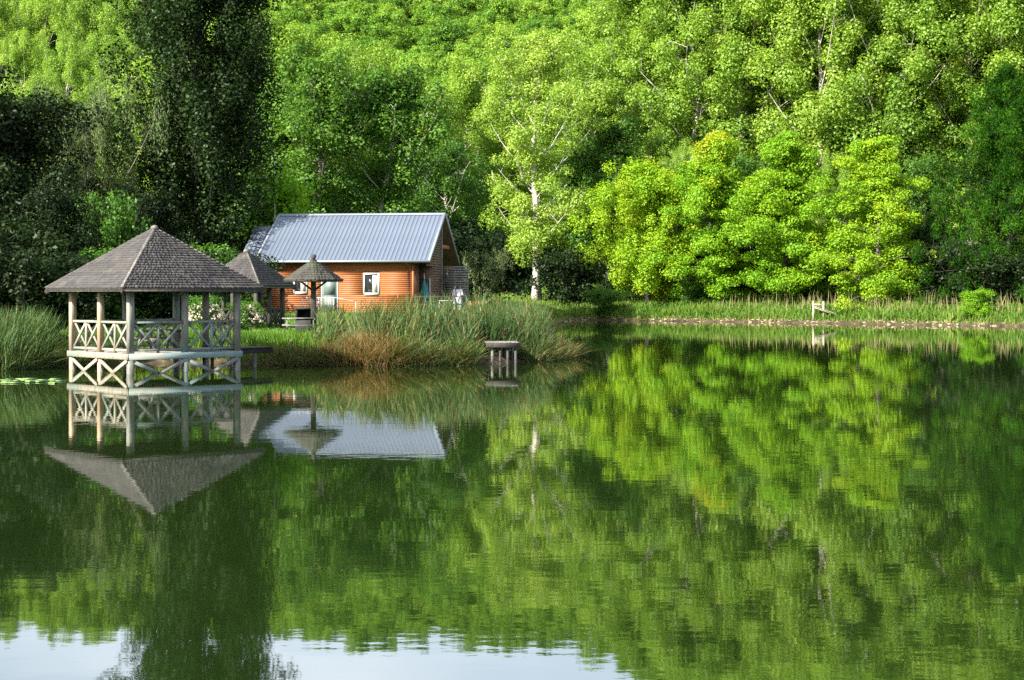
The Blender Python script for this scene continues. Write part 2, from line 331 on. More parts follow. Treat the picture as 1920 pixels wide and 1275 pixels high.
def tree_mesh(key, seed, H, r0, base, prof, n_limb, el0, el1, bend, k, clump, per, leaf, aspect=.75, stretch=(1, .8),
              mat='poplar', bark='bark_grey', wander=.25, spread=.30, axis_bias=None, tint=(.15, .75), forks=0, top_tint=0, twigs=True,
              outw=.6, upw=.5, rnd=.42, ex=None, jag=True, limb=.36):
    """returns (trunk mesh, crown mesh) of one tree standing at the origin"""
    rng = np.random.default_rng(seed)
    g = Geo()
    N = 11; tt = np.linspace(0, 1, N)
    off = np.cumsum(rng.normal(0, wander, (N, 2))*np.linspace(0.2, 1, N)[:, None], 0); off -= off[0]
    trunk = np.column_stack([off, tt*H*.96-.25])
    rad = r0*(1-tt)**.8*.92+.03; rad[0] *= 1.35
    g.tube(trunk, rad, 8)
    tp = lambda t: np.array([np.interp(t, tt, trunk[:, j]) for j in range(3)])
    cc, cr, ct = [], [], []
    stems = [(tp, 1.0, 0.0)]
    for i in range(n_limb):
        f = (i+rng.uniform(.1, .9))/n_limb
        t = base+(.97-base)*f
        Rr = prof(f)*(rng.uniform(.58, 1.2) if jag else rng.uniform(.72, 1.1))
        az = i*2.39996+rng.uniform(-.5, .5)
        el = math.radians(el0+(el1-el0)*f+rng.uniform(-9, 9))
        p0 = tp(t); L = Rr; rise = Rr*math.tan(el)
        rise = min(rise, max(1.0, H*1.0-p0[2]))
        hd = np.array([math.cos(az), math.sin(az), 0])
        s = np.linspace(0, 1, 6)
        side = np.array([-hd[1], hd[0], 0])*rng.normal(0, .10)*L
        pts = p0+hd*(L*s)[:, None]+side*(s*(1-s)*3)[:, None]+np.array([0, 0, 1])*(rise*(s+bend*s*(s-1)))[:, None]
        rb = max(.025, np.interp(t, tt, rad)*limb)
        g.tube(pts, rb*(1-s*.85), 5, cap=False)
        ctint = rng.uniform(0, 1)
        for q in np.linspace(.34, 1.0, k):
            c = np.array([np.interp(q, s, pts[:, j]) for j in range(3)])
            o = rng.normal(0, 1, 3)*np.array([1, 1, .7])*spread*max(L, 1.2)*(.35+.65*q)
            if q > .98: o *= .4
            c2 = c+o
            if twigs: g.tube(np.stack([c, c*.45+c2*.55+np.array([0, 0, .1*L]), c2]), [rb*.2+.008, rb*.14+.006, .006], 3, cap=False)
            cc.append(c2); cr.append(clump*rng.uniform(.55, 1.4)*(.75+.35*min(1, L/3))); ct.append(.55*ctint+.45*rng.uniform(0, 1))
    for q in range(3):
        cc.append(tp(1-.04*q)+rng.normal(0, .3, 3)); cr.append(clump*.8); ct.append(rng.uniform(0, 1))
    cc = np.array(cc); cr = np.array(cr); ct = np.array(ct)
    cnt = np.maximum(6, (per*(cr/clump)**2).astype(int))
    idx = np.repeat(np.arange(len(cc)), cnt); n_ = len(idx)
    d = unit(rng.normal(size=(n_, 3))); rr = rng.uniform(.15, 1, n_)**.55
    ofs = d*rr[:, None]*cr[idx][:, None]*np.array([stretch[0], stretch[0], stretch[1]])
    pos = cc[idx]+ofs
    nrm = unit(d*outw+np.array([0, 0, upw])+rng.normal(0, rnd, (n_, 3)))
    q = leaf_quads(rng, pos, nrm, leaf, aspect, axis_bias)
    tv = tint[0]+(tint[1]-tint[0])*(.6*ct[idx]+.4*rng.uniform(0, 1, n_))
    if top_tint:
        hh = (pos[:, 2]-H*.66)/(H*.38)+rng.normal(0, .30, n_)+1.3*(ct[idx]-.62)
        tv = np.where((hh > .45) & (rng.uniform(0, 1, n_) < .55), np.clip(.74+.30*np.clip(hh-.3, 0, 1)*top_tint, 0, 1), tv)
    if ex: q, tv = ex(q, tv, rng)
    crown = mesh_np(key+'_crown', q.reshape(-1, 3), np.arange(len(q)*4), np.arange(len(q))*4, [M[mat]], tv)
    return g.mesh(key+'_trunk', M[bark], smooth=True), crown

def egg(rmax, low=.55, peak=.4, tip=.12):
    def f(t):
        if t < peak: return rmax*(low+(1-low)*math.sin(.5*math.pi*t/peak))
        return rmax*(tip+(1-tip)*math.cos(.5*math.pi*(t-peak)/(1-peak)))
    return f
def spire(r, low=.8, peak=.28, pw=.85):
    return lambda t: r*(low+(1-low)*t/peak) if t < peak else r*(.05+.95*(1-(t-peak)/(1-peak))**pw)
def cone(r, tip=.06, round_=.9): return lambda t: r*(tip+(1-tip)*(1-t)**round_)

T = {}
# tall pale poplars with open crowns
for i, sd_ in enumerate((11, 12, 13, 14)):
    T['poplar%d' % i] = tree_mesh('poplar', sd_, 28, .42, .16 if i else .24, egg(6.2, .55, .38, .15), 42, 34, 62, .35, 5, 1.2, 265, .245,
        mat='poplar', bark='bark_white', wander=.30, spread=.26, stretch=(1, .95), tint=(.1, .85))
T['tallpop0'] = tree_mesh('tall_poplar', 21, 34, .5, .22, egg(7.0, .6, .45, .2), 44, 38, 64, .3, 5, 1.3, 280, .265, mat='poplar', bark='bark_grey', wander=.35, spread=.26, tint=(.05, .75), limb=.27)
T['tallpop1'] = tree_mesh('tall_poplar', 22, 34, .5, .26, egg(7.4, .6, .5, .2), 38, 40, 60, .3, 5, 1.3, 280, .265, mat='poplar', bark='bark_white', wander=.4, spread=.28, tint=(.05, .75), limb=.27)
T['hero'] = tree_mesh('pale_poplar', 31, 29, .50, .14, egg(6.2, .55, .5, .2), 40, 38, 62, .35, 5, 1.1, 205, .235, mat='poplar', bark='bark_white', wander=.22, spread=.27, tint=(.25, .95), limb=.24)
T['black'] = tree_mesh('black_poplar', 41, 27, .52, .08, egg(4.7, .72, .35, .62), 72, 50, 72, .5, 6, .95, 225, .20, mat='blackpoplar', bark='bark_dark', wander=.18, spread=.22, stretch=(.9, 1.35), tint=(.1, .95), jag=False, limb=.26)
T['maple0'] = tree_mesh('maple', 51, 17, .22, .07, spire(5.2, .85, .25, .8), 42, 0, 50, .3, 5, .98, 250, .22, mat='maple', bark='bark_dark', wander=.15, spread=.24, stretch=(1.1, .65), tint=(.15, .72))
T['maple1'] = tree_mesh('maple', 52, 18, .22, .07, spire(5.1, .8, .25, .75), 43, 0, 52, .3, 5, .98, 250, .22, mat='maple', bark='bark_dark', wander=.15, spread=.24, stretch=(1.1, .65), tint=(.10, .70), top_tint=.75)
T['maple2'] = tree_mesh('maple', 53, 17.5, .22, .05, spire(5.3, .95, .22, .65), 44, -3, 50, .3, 5, 1.0, 250, .22, mat='maple', bark='bark_grey', wander=.15, spread=.24, stretch=(1.1, .62), tint=(.35, .80))
T['maple3'] = tree_mesh('weeping_maple', 54, 14, .24, .14, egg(5.4, .9, .35, .12), 44, 15, 45, .9, 5, .95, 240, .21, mat='maple', bark='bark_dark', wander=.22, spread=.24, stretch=(.95, 1.0), tint=(.35, .86))
T['conifer'] = tree_mesh('conifer', 61, 24, .24, .03, cone(10.0, .05, 1.0), 150, -12, 58, .6, 6, .62, 120, .33, aspect=.22, mat='conifer', bark='bark_dark', wander=.10, spread=.14, stretch=(.95, 1.15), axis_bias=(0, 0, .55), tint=(.0, 1.0), outw=.5, upw=.2, rnd=.7)
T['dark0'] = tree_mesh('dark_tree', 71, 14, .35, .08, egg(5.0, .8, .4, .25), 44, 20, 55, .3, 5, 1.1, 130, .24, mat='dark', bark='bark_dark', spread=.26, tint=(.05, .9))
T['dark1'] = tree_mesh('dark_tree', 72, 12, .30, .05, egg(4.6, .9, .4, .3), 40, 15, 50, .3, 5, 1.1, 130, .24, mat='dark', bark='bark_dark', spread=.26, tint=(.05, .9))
T['willow'] = tree_mesh('willow', 73, 14, .35, .2, egg(5.0, .7, .5, .35), 40, 35, 55, 1.0, 5, .9, 170, .30, aspect=.2, mat='willow', bark='bark_grey', spread=.22, stretch=(.55, 2.1), axis_bias=(0, 0, 1.2), tint=(.1, .9), outw=.8, upw=.1, rnd=.5)
T['mid0'] = tree_mesh('slender_tree', 81, 22, .30, .22, egg(4.6, .6, .45, .25), 36, 38, 60, .3, 5, 1.15, 140, .28, mat='mid', bark='bark_grey', wander=.3, spread=.26, tint=(.1, .95))
T['mid1'] = tree_mesh('slender_tree', 82, 20, .28, .20, egg(5.0, .6, .45, .25), 34, 35, 58, .3, 5, 1.15, 140, .28, mat='mid', bark='bark_white', wander=.35, spread=.26, tint=(.05, .85))
T['shrub0'] = tree_mesh('shrub', 91, 4, .10, .03, egg(2.3, .9, .35, .45), 30, 20, 60, .2, 4, .6, 75, .17, mat='mid', bark='bark_dark', wander=.1, spread=.22)
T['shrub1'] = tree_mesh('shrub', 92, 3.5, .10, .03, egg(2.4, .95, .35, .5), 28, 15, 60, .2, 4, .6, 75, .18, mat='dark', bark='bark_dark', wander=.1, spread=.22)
T['shrub2'] = tree_mesh('willow_shrub', 93, 3.6, .08, .02, egg(2.1, .8, .3, .4), 44, 55, 75, .2, 4, .45, 70, .22, aspect=.22, mat='willow', bark='bark_dark', wander=.06, spread=.14, stretch=(.6, 1.5), axis_bias=(0, 0, 1), tint=(.5, 1.0))
T['shrub3'] = tree_mesh('lime_shrub', 94, 4.2, .10, .03, egg(2.2, .85, .35, .35), 32, 20, 60, .2, 4, .6, 80, .18, mat='lime', bark='bark_dark', wander=.1, spread=.22)

def plant(name, key, x, y, scale, rz, label, cat='tree', group=None, sxy=None, sink=.12):
    z = float(ground_z(x, y))
    e = thing(name, (x, y, z-sink), label, cat, group, rz)
    e.scale = (scale*(sxy or 1), scale*(sxy or 1), scale)
    tr, cr = T[key]
    obj('trunk', tr, e); obj('crown', cr, e)
    return e
def at(px, Y): return (px-960)*Y/3000.0
def P_(name, key, px, Y, top, rz, label, cat='tree', group=None, sxy=None):
    """a plant that stands at distance Y and rises to the given height in metres"""
    H0 = {'poplar': 28, 'tallpop': 34, 'hero': 29, 'black': 27, 'maple0': 17, 'maple1': 18, 'maple2': 17.5, 'maple3': 14, 'conifer': 24, 'dark0': 14, 'dark1': 12,
          'willow': 14, 'mid0': 22, 'mid1': 20, 'shrub0': 4, 'shrub1': 3.5, 'shrub2': 3.6, 'shrub3': 4.2}
    h0 = H0.get(key) or H0[key.rstrip('0123456789')]
    return plant(name, key, at(px, Y), Y, top/h0, rz, label, cat, group, sxy)

# trees that can be told apart
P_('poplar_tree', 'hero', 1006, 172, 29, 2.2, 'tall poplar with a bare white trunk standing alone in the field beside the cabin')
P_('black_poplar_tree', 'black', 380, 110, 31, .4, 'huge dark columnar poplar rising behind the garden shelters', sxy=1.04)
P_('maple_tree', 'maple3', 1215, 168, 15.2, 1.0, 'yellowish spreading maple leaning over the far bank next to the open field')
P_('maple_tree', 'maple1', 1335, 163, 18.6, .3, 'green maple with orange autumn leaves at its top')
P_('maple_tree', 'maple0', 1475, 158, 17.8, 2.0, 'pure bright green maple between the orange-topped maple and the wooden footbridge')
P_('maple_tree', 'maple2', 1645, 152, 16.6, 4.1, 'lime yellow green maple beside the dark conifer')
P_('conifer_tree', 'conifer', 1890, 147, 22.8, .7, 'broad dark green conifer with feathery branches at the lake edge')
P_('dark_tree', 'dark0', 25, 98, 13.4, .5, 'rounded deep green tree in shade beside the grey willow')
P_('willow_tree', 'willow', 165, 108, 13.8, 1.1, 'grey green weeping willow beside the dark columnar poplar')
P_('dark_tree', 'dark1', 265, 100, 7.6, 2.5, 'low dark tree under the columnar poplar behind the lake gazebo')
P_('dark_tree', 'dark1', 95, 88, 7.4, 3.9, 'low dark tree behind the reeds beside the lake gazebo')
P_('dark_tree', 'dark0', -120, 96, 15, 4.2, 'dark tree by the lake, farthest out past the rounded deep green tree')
P_('slender_tree', 'mid0', 592, 133, 21, .2, 'slender tree with a leaning dark limb just behind the cabin roof')
P_('slender_tree', 'mid1', 706, 137, 20, 1.5, 'slim pale-stemmed tree behind the middle of the cabin roof')
P_('slender_tree', 'mid1', 840, 150, 15, 3.0, 'leafy tree behind the cabin gable, next to the white-trunked poplar')
P_('slender_tree', 'mid0', 505, 140, 19, 4.4, 'tree half hidden between the dark columnar poplar and the cabin')
P_('young_tree', 'shrub3', 512, 118, 9.2, .6, 'small yellow green tree peeping over the left end of the cabin roof', sxy=.75)
P_('young_tree', 'shrub0', 195, 94, 6.6, 2.6, 'small light green tree in front of the grey willow', sxy=.62)
# rear wall of poplars
k = 0
for px, Y, top, key, s in [(-90, 250, 31, 'poplar0', .8), (-30, 256, 32, 'poplar1', .75), (18, 262, 31, 'poplar2', .7), (62, 254, 29, 'poplar3', .7), (104, 260, 31.5, 'poplar1', .72), (148, 252, 30.5, 'poplar0', .7),
        (190, 258, 31.5, 'poplar2', .72), (232, 250, 31, 'poplar3', .75), (285, 256, 32, 'poplar1', .8), (40, 236, 25, 'poplar1', .75), (125, 232, 24, 'poplar3', .75), (205, 228, 25, 'poplar0', .8)]:
    plant('poplar_tree', key, at(px, Y), Y, top/28, k*1.7, 'narrow light green poplar on the slope behind the grey willow', 'tree', 'poplars behind the willow', s); k += 1
for px, Y, top, key, s, lab in [(290, 170, 26, 'poplar3', .9, 'light green poplar seen past the willow side of the dark columnar poplar'), (450, 176, 30, 'poplar1', .9, 'light poplar almost hidden behind the dark columnar poplar'), (525, 172, 30, 'poplar2', 1, 'light poplar behind the thin white mast'),
        (590, 184, 30, 'poplar3', 1, 'light poplar behind the slender tree with the leaning dark limb'), (655, 178, 27, 'poplar0', 1, 'light poplar filling the gap between the two slender trees behind the cabin'), (730, 188, 27, 'poplar1', 1, 'light poplar behind the slim pale-stemmed tree')]:
    plant('poplar_tree', key, at(px, Y), Y, top/28, k*1.7, lab, 'tree', 'poplars behind the cabin', s); k += 1
for px, Y, top, key, s in [(800, 192, 26, 'poplar2', 1), (870, 205, 30, 'poplar3', 1), (930, 215, 31, 'poplar0', 1.05), (1085, 196, 29, 'poplar1', 1), (1140, 205, 32, 'poplar2', 1.05), (1060, 222, 31, 'poplar3', 1)]:
    plant('poplar_tree', key, at(px, Y), Y, top/28, k*1.7, 'leafy poplar in the wood around the white-trunked poplar', 'tree', 'poplars behind the field', s); k += 1
for px, Y, top, key, s, lab in [(1215, 192, 38, 'tallpop0', 1, 'behind the yellowish spreading maple'), (1300, 186, 39, 'tallpop1', .95, 'on the field side behind the orange-topped maple'), (1395, 183, 40, 'tallpop0', .95, 'between the orange-topped maple and the pure green maple'),
        (1480, 192, 40, 'tallpop1', 1, 'straight behind the pure green maple'), (1555, 178, 37, 'poplar0', 1, 'in the gap between the pure green and the lime maple'), (1610, 186, 40, 'tallpop0', 1, 'on the ramp side behind the lime maple'),
        (1680, 176, 39, 'tallpop1', .95, 'straight behind the lime maple'), (1745, 186, 40, 'poplar2', .95, 'in the gap between the lime maple and the conifer'), (1815, 176, 39, 'tallpop0', 1, 'on the maple side behind the conifer'),
        (1890, 184, 40, 'tallpop1', 1, 'straight behind the conifer top'), (1960, 172, 38, 'poplar3', .9, 'on the far side behind the conifer'), (2040, 175, 38, 'tallpop0', 1, 'past the conifer, away from the maples')]:
    h = 34 if key.startswith('tall') else 28
    plant('tall_poplar_tree', key, at(px, Y), Y, top/h, k*1.7, 'very tall poplar '+lab, 'tree', 'tall poplars behind the maples', s); k += 1
for px, Y, top, key, s in [(1160, 180, 20, 'mid0', 1), (1270, 177, 17, 'poplar1', .8), (1410, 172, 15, 'mid1', 1), (1560, 166, 15, 'poplar3', .75), (1740, 160, 14, 'mid0', 1), (1100, 190, 19, 'mid1', 1.1)]:
    h = {'mid0': 22, 'mid1': 20}.get(key, 28)
    plant('understorey_tree', key, at(px, Y), Y, top/h, k*1.3, 'smaller tree filling the gaps between maples and tall poplars', 'tree', 'understorey trees behind the maples', s); k += 1
# shrubs
P_('willow_shrub', 'shrub2', 899, 137, 4.6, 0, 'sunlit grey green willow shrub beside the slatted screen', 'shrub')
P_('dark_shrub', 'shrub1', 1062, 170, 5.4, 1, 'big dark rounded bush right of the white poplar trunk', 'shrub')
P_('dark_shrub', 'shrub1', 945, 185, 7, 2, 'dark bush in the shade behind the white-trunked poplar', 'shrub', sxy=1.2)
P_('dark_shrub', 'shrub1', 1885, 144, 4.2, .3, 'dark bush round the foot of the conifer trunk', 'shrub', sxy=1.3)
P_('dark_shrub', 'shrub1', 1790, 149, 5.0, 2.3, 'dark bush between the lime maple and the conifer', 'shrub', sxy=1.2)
P_('lime_shrub', 'shrub3', 1832, 139, 2.3, 1.4, 'bright green bush on the bank under the dark conifer', 'shrub', sxy=1.2)
P_('green_shrub', 'shrub0', 1130, 166, 2.6, 2.2, 'low green bush at the foot of the yellowish maple', 'shrub', sxy=1.3)
P_('green_shrub', 'shrub0', 1305, 164, 2.4, 3.2, 'low green bush under the orange-topped maple', 'shrub', sxy=1.4)
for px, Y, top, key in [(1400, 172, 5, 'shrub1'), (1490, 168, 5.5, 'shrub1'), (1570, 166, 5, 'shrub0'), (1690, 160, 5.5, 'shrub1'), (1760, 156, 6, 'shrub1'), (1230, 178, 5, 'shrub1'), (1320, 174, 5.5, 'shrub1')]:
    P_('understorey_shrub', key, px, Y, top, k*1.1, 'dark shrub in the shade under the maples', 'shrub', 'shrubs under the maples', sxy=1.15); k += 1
for px, Y, top, key in [(850, 138, 6, 'shrub1'), (790, 142, 7, 'shrub1'), (730, 134, 7, 'shrub0'), (650, 138, 7, 'shrub1'), (560, 134, 8, 'shrub0')]:
    P_('understorey_shrub', key, px, Y, top, k*1.1, 'shrub growing close behind the cabin', 'shrub', 'shrubs behind the cabin', sxy=.95); k += 1
for px, Y, top, key in [(-40, 84, 5, 'shrub1'), (40, 80, 3.6, 'shrub1'), (130, 82, 3.4, 'shrub1'), (215, 86, 3.8, 'shrub0'), (310, 88, 4.0, 'shrub1'), (370, 92, 4.0, 'shrub0'), (430, 100, 3.5, 'shrub1')]:
    P_('understorey_shrub', key, px, Y, top, k*1.1, 'dark shrub in the hedge behind the lake gazebo', 'shrub', 'hedge shrubs behind the gazebo', sxy=1.1); k += 1
# tall trees added out of view on the sunny side as shade trees
for x, y, s, key in [(-52, 102, 2.0, 'dark0'), (-62, 110, 2.0, 'dark1')]:
    plant('dark_tree', key, x, y, s, x, 'tall dark shade tree added out of view past the willow', 'tree', 'shade trees added along the left shore')

# wooded hill: one mesh for each kind, trunk and leaves together
def hill_tree(seed, H, r):
    rng = np.random.default_rng(seed)
    tr, cr = tree_mesh('hill_tree', seed, H, .25, .12, egg(r, .75, .4, .25), 26, 25, 58, .3, 4, 1.1, 100, .40, mat='hill', bark='bark_grey', spread=.28, tint=(.1, .9), twigs=False)
    a = Geo()
    V1 = np.empty(len(tr.vertices)*3, np.float32); tr.vertices.foreach_get('co', V1)
    V2 = np.empty(len(cr.vertices)*3, np.float32); cr.vertices.foreach_get('co', V2)
    L1 = np.empty(len(tr.loops), np.int32); tr.loops.foreach_get('vertex_index', L1)
    L2 = np.empty(len(cr.loops), np.int32); cr.loops.foreach_get('vertex_index', L2)
    S1 = np.empty(len(tr.polygons), np.int32); tr.polygons.foreach_get('loop_start', S1)
    S2 = np.empty(len(cr.polygons), np.int32); cr.polygons.foreach_get('loop_start', S2)
    t2 = np.empty(len(S2), np.float32); cr.attributes['tint'].data.foreach_get('value', t2)
    return mesh_np('hill_tree', np.concatenate([V1, V2]), np.concatenate([L1, L2+len(V1)//3]), np.concatenate([S1, S2+len(L1)]), [M['bark_grey'], M['hill']],
                   np.concatenate([np.full(len(S1), .5), t2]), np.concatenate([np.zeros(len(S1)), np.ones(len(S2))]))
HT = [hill_tree(101, 14, 4.0), hill_tree(102, 16, 4.4), hill_tree(103, 13, 4.6), hill_tree(104, 17, 3.8)]
rng = np.random.default_rng(5)
pts = []
for y in np.arange(236, 545, 6.2):
    w = .44*y
    for x in np.arange(-w, w, 6.2):
        pts.append((x+rng.uniform(-2.4, 2.4), y+rng.uniform(-2.4, 2.4)))
pts = np.array(pts); pz = ground_z(pts[:, 0], pts[:, 1])
ppx = 960+3000*pts[:, 0]/pts[:, 1]; ppy = 549-3000*(pz+15-EYE)/pts[:, 1]
seen = (ppx > 500) & (ppx < 1180) & (ppy > -20) & (ppy < 190) & (pts[:, 1] > 300)
order = np.argsort(np.where(seen, pts[:, 1], 1e9))[:280]
own = np.zeros(len(pts), bool); own[order] = True
src = []
for i in order:
    o = obj('hill_tree', HT[i % 4], None, (pts[i, 0], pts[i, 1], pz[i]-.3), rng.uniform(0, 6.28))
    s = rng.uniform(.8, 1.2); o.scale = (s*rng.uniform(.9, 1.15), s*rng.uniform(.9, 1.15), s)
    tag(o, 'broadleaf tree in the wood covering the hillside above the cabin', 'tree', 'trees on the hillside')
    src.append(o)
rest = np.column_stack([pts[~own], pz[~own]-.3])
me = bpy.data.meshes.new('hillside_wood'); me.from_pydata(rest.tolist(), [], [])
wood = tag(obj('hillside_wood', me), 'dense green wood over the crest and flanks of the hill', 'wood', kind='stuff')
ng = bpy.data.node_groups.new('wood_scatter', 'GeometryNodeTree')
ng.interface.new_socket('Geometry', in_out='INPUT', socket_type='NodeSocketGeometry'); ng.interface.new_socket('Geometry', in_out='OUTPUT', socket_type='NodeSocketGeometry')
gi = ng.nodes.new('NodeGroupInput'); go = ng.nodes.new('NodeGroupOutput')
iop = ng.nodes.new('GeometryNodeInstanceOnPoints'); jn = ng.nodes.new('GeometryNodeGeometryToInstance')
done = []
for o in src:
    if o.data not in done:
        done.append(o.data); n_ = ng.nodes.new('GeometryNodeObjectInfo'); n_.transform_space = 'ORIGINAL'; n_.inputs['Object'].default_value = o
        ng.links.new(n_.outputs['Geometry'], jn.inputs[0])
rr = ng.nodes.new('FunctionNodeRandomValue'); rr.data_type = 'FLOAT_VECTOR'; rr.inputs[0].default_value = (0, 0, 0); rr.inputs[1].default_value = (0, 0, 6.28)
rs = ng.nodes.new('FunctionNodeRandomValue'); rs.data_type = 'FLOAT'; rs.inputs[2].default_value = .8; rs.inputs[3].default_value = 1.25
ri = ng.nodes.new('FunctionNodeRandomValue'); ri.data_type = 'INT'; ri.inputs[4].default_value = 0; ri.inputs[5].default_value = 3
iop.inputs['Pick Instance'].default_value = True
ng.links.new(gi.outputs[0], iop.inputs['Points']); ng.links.new(jn.outputs[0], iop.inputs['Instance'])
ng.links.new(ri.outputs[2], iop.inputs['Instance Index']); ng.links.new(rr.outputs[0], iop.inputs['Rotation']); ng.links.new(rs.outputs[1], iop.inputs['Scale'])
ng.links.new(iop.outputs[0], go.inputs[0])
md = wood.modifiers.new('scatter', 'NODES'); md.node_group = ng

# ------------------------------------------------------------------ grasses and reeds
def blades(rng, roots, h, w, lean, curve, tint, base_az=None):
    """ribbon blades: roots (n,3), h and w (n,), lean (n,2) tip offset; returns quads (n*3,4,3) and tints"""
    n = len(roots); az = rng.uniform(0, np.pi, n)
    side = np.column_stack([np.cos(az), np.sin(az), np.zeros(n)])
    lv = []
    for s, ww in ((0, 1), (.38, .95), (.72, .7), (1, .06)):
        c = roots + np.column_stack([lean*(s**curve)[:, None] if isinstance(curve, np.ndarray) else lean*s**curve, h*(s-.18*s**3*np.minimum(1, np.hypot(*lean.T)/h))])
        lv.append((c-side*(w*ww/2)[:, None], c+side*(w*ww/2)[:, None]))
    q = [np.stack([lv[i][0], lv[i][1], lv[i+1][1], lv[i+1][0]], 1) for i in range(3)]
    return np.concatenate(q), np.concatenate([tint, tint, tint])
def stuff_mesh(name, qs, ts, mat, label, cat):
    q = np.concatenate(qs); t = np.concatenate(ts)
    me = mesh_np(name, q.reshape(-1, 3), np.arange(len(q)*4), np.arange(len(q))*4, [mat], t)
    return tag(obj(name, me), label, cat, kind='stuff')
def scatter(rng, n, x0, x1, y0, y1, dlo, dhi, cond=None):
    x = rng.uniform(x0, x1, n); y = rng.uniform(y0, y1, n); d = shore_dist(x, y)
    k = (d > dlo) & (d < dhi)
    if cond is not None: k &= cond(x, y)
    x, y = x[k], y[k]
    return np.column_stack([x, y, ground_z(x, y)-.03])
rng = np.random.default_rng(17)
# reed bed of the point
r = scatter(rng, 60000, -9.2, 3.0, 60, 80, -.45, 3.6, lambda x, y: (x > -7.6+.5*np.sin(y*3)) & (y < 74) & (x < 1.5))
r = r[~((r[:, 0] > -1.45) & (r[:, 0] < .75) & (r[:, 1] < 65.7))][:18000]; n_ = len(r)
dd = shore_dist(r[:, 0], r[:, 1])
cc_ = np.column_stack([rng.uniform(-8.5, 1.6, 330), rng.uniform(60.5, 74, 330)])
near = np.empty(n_, int)
for i0 in range(0, n_, 2000):
    near[i0:i0+2000] = np.argmin(((r[i0:i0+2000, None, :2]-cc_[None])**2).sum(2), 1)
r[:, :2] += (cc_[near]-r[:, :2])*rng.uniform(0, .55, (n_, 1)); jet = (r[:, 0] > -1.35) & (r[:, 0] < .65) & (r[:, 1] < 65.6); r[jet, 1] = rng.uniform(65.7, 66.6, jet.sum())
r[:, 2] = ground_z(r[:, 0], r[:, 1])-.03
th_ = rng.uniform(.72, 1.2, 330); tc_ = rng.uniform(-.5, .5, 330); tl_ = rng.normal(0, .26, (330, 2))
cl = tc_[near]+.5
h = rng.uniform(.85, 1.7, n_)*th_[near]*(.85+.22*sm((r[:, 0]+9.5)/3)); h *= .8+.30*sm((dd+.3)/1.6)
lean = rng.normal(0, .24, (n_, 2))+tl_[near]+(r[:, :2]-cc_[near])*.55; lean[:, 1] -= .12
edge = dd < .5
lean[edge] += rng.normal(0, .4, (edge.sum(), 2)); lean[edge, 1] -= .35
t = np.clip(rng.normal(.40, .16, n_)+.42*(cl-.5), 0, .84)
dry = rng.uniform(0, 1, n_) < .16+.5*np.exp(-((r[:, 0]+6.0)/1.5)**2)*(dd < 1.2)
t[dry] = rng.uniform(.72, .95, dry.sum()); h[dry] *= .62
q1, t1 = blades(rng, r, h, rng.uniform(.018, .04, n_), lean, 2.1, t)
# hanging dry leaves at the water's edge
r2 = scatter(rng, 120000, -9.5, 3.2, 60, 72, -.5, .6, lambda x, y: ((x < -1.35) | (x > .65)) & (rng.uniform(0, 1, len(x)) < .35+.65*np.exp(-((x+5.6)/1.5)**2)))[:7500]; m2 = len(r2)
h2 = rng.uniform(.25, .95, m2); l2 = rng.normal(0, .5, (m2, 2)); l2[:, 1] -= .35
hot = np.exp(-((r2[:, 0]+5.6)/1.4)**2); h2 *= 1+.45*hot
t2 = np.where(rng.uniform(0, 1, m2) < .42+.5*hot, np.clip(rng.uniform(.74, .92, m2)+.05*hot, 0, .95), rng.uniform(.1, .55, m2))
q2, t2 = blades(rng, r2+np.array([0, 0, .1]), h2, rng.uniform(.015, .035, m2), l2, 1.6, t2)
# brown seed heads
tip = rng.choice(n_, 1300, replace=False); tip = tip[h[tip] > 1.3]
tips = r[tip]+np.column_stack([lean[tip]*.9, h[tip]*.86])
q3, t3 = blades(rng, tips, rng.uniform(.12, .24, len(tip)), rng.uniform(.02, .04, len(tip)), rng.normal(0, .09, (len(tip), 2)), 1.5, np.where(rng.uniform(0, 1, len(tip)) < .3, .9, 1.0)*rng.uniform(.96, 1, len(tip)))
stuff_mesh('reed_bed', [q1, q2, q3], [t1, t2, t3], M['reed'], 'tall green reeds with brown seed heads crowding the point by the small jetty', 'reeds')
# reeds on the left shore
r = scatter(rng, 60000, -21, -16.2, 57, 62.5, -.5, 2.4)[:4200]; n_ = len(r)
h = rng.uniform(.8, 1.85, n_)*(1.05-.55*sm((r[:, 0]+18.6)/2.2)); lean = rng.normal(0, .3, (n_, 2)); lean[:, 0] += .22
q1, t1 = blades(rng, r, h, rng.uniform(.02, .045, n_), lean, 2.2, np.clip(rng.normal(.36, .17, n_), 0, .86))
r2 = scatter(rng, 30000, -21, -15.8, 57, 63, -.45, .8)[:1500]; m2 = len(r2); l2 = rng.normal(0, .5, (m2, 2)); l2[:, 1] -= .3; l2[:, 0] += .3
q2, t2 = blades(rng, r2+np.array([0, 0, .1]), rng.uniform(.3, 1.0, m2), rng.uniform(.015, .03, m2), l2, 1.6, rng.uniform(.3, .88, m2))
stuff_mesh('reed_clump', [q1, q2], [t1, t2], M['reed'], 'reed clump leaning over the water on the shore beside the lake gazebo', 'reeds')
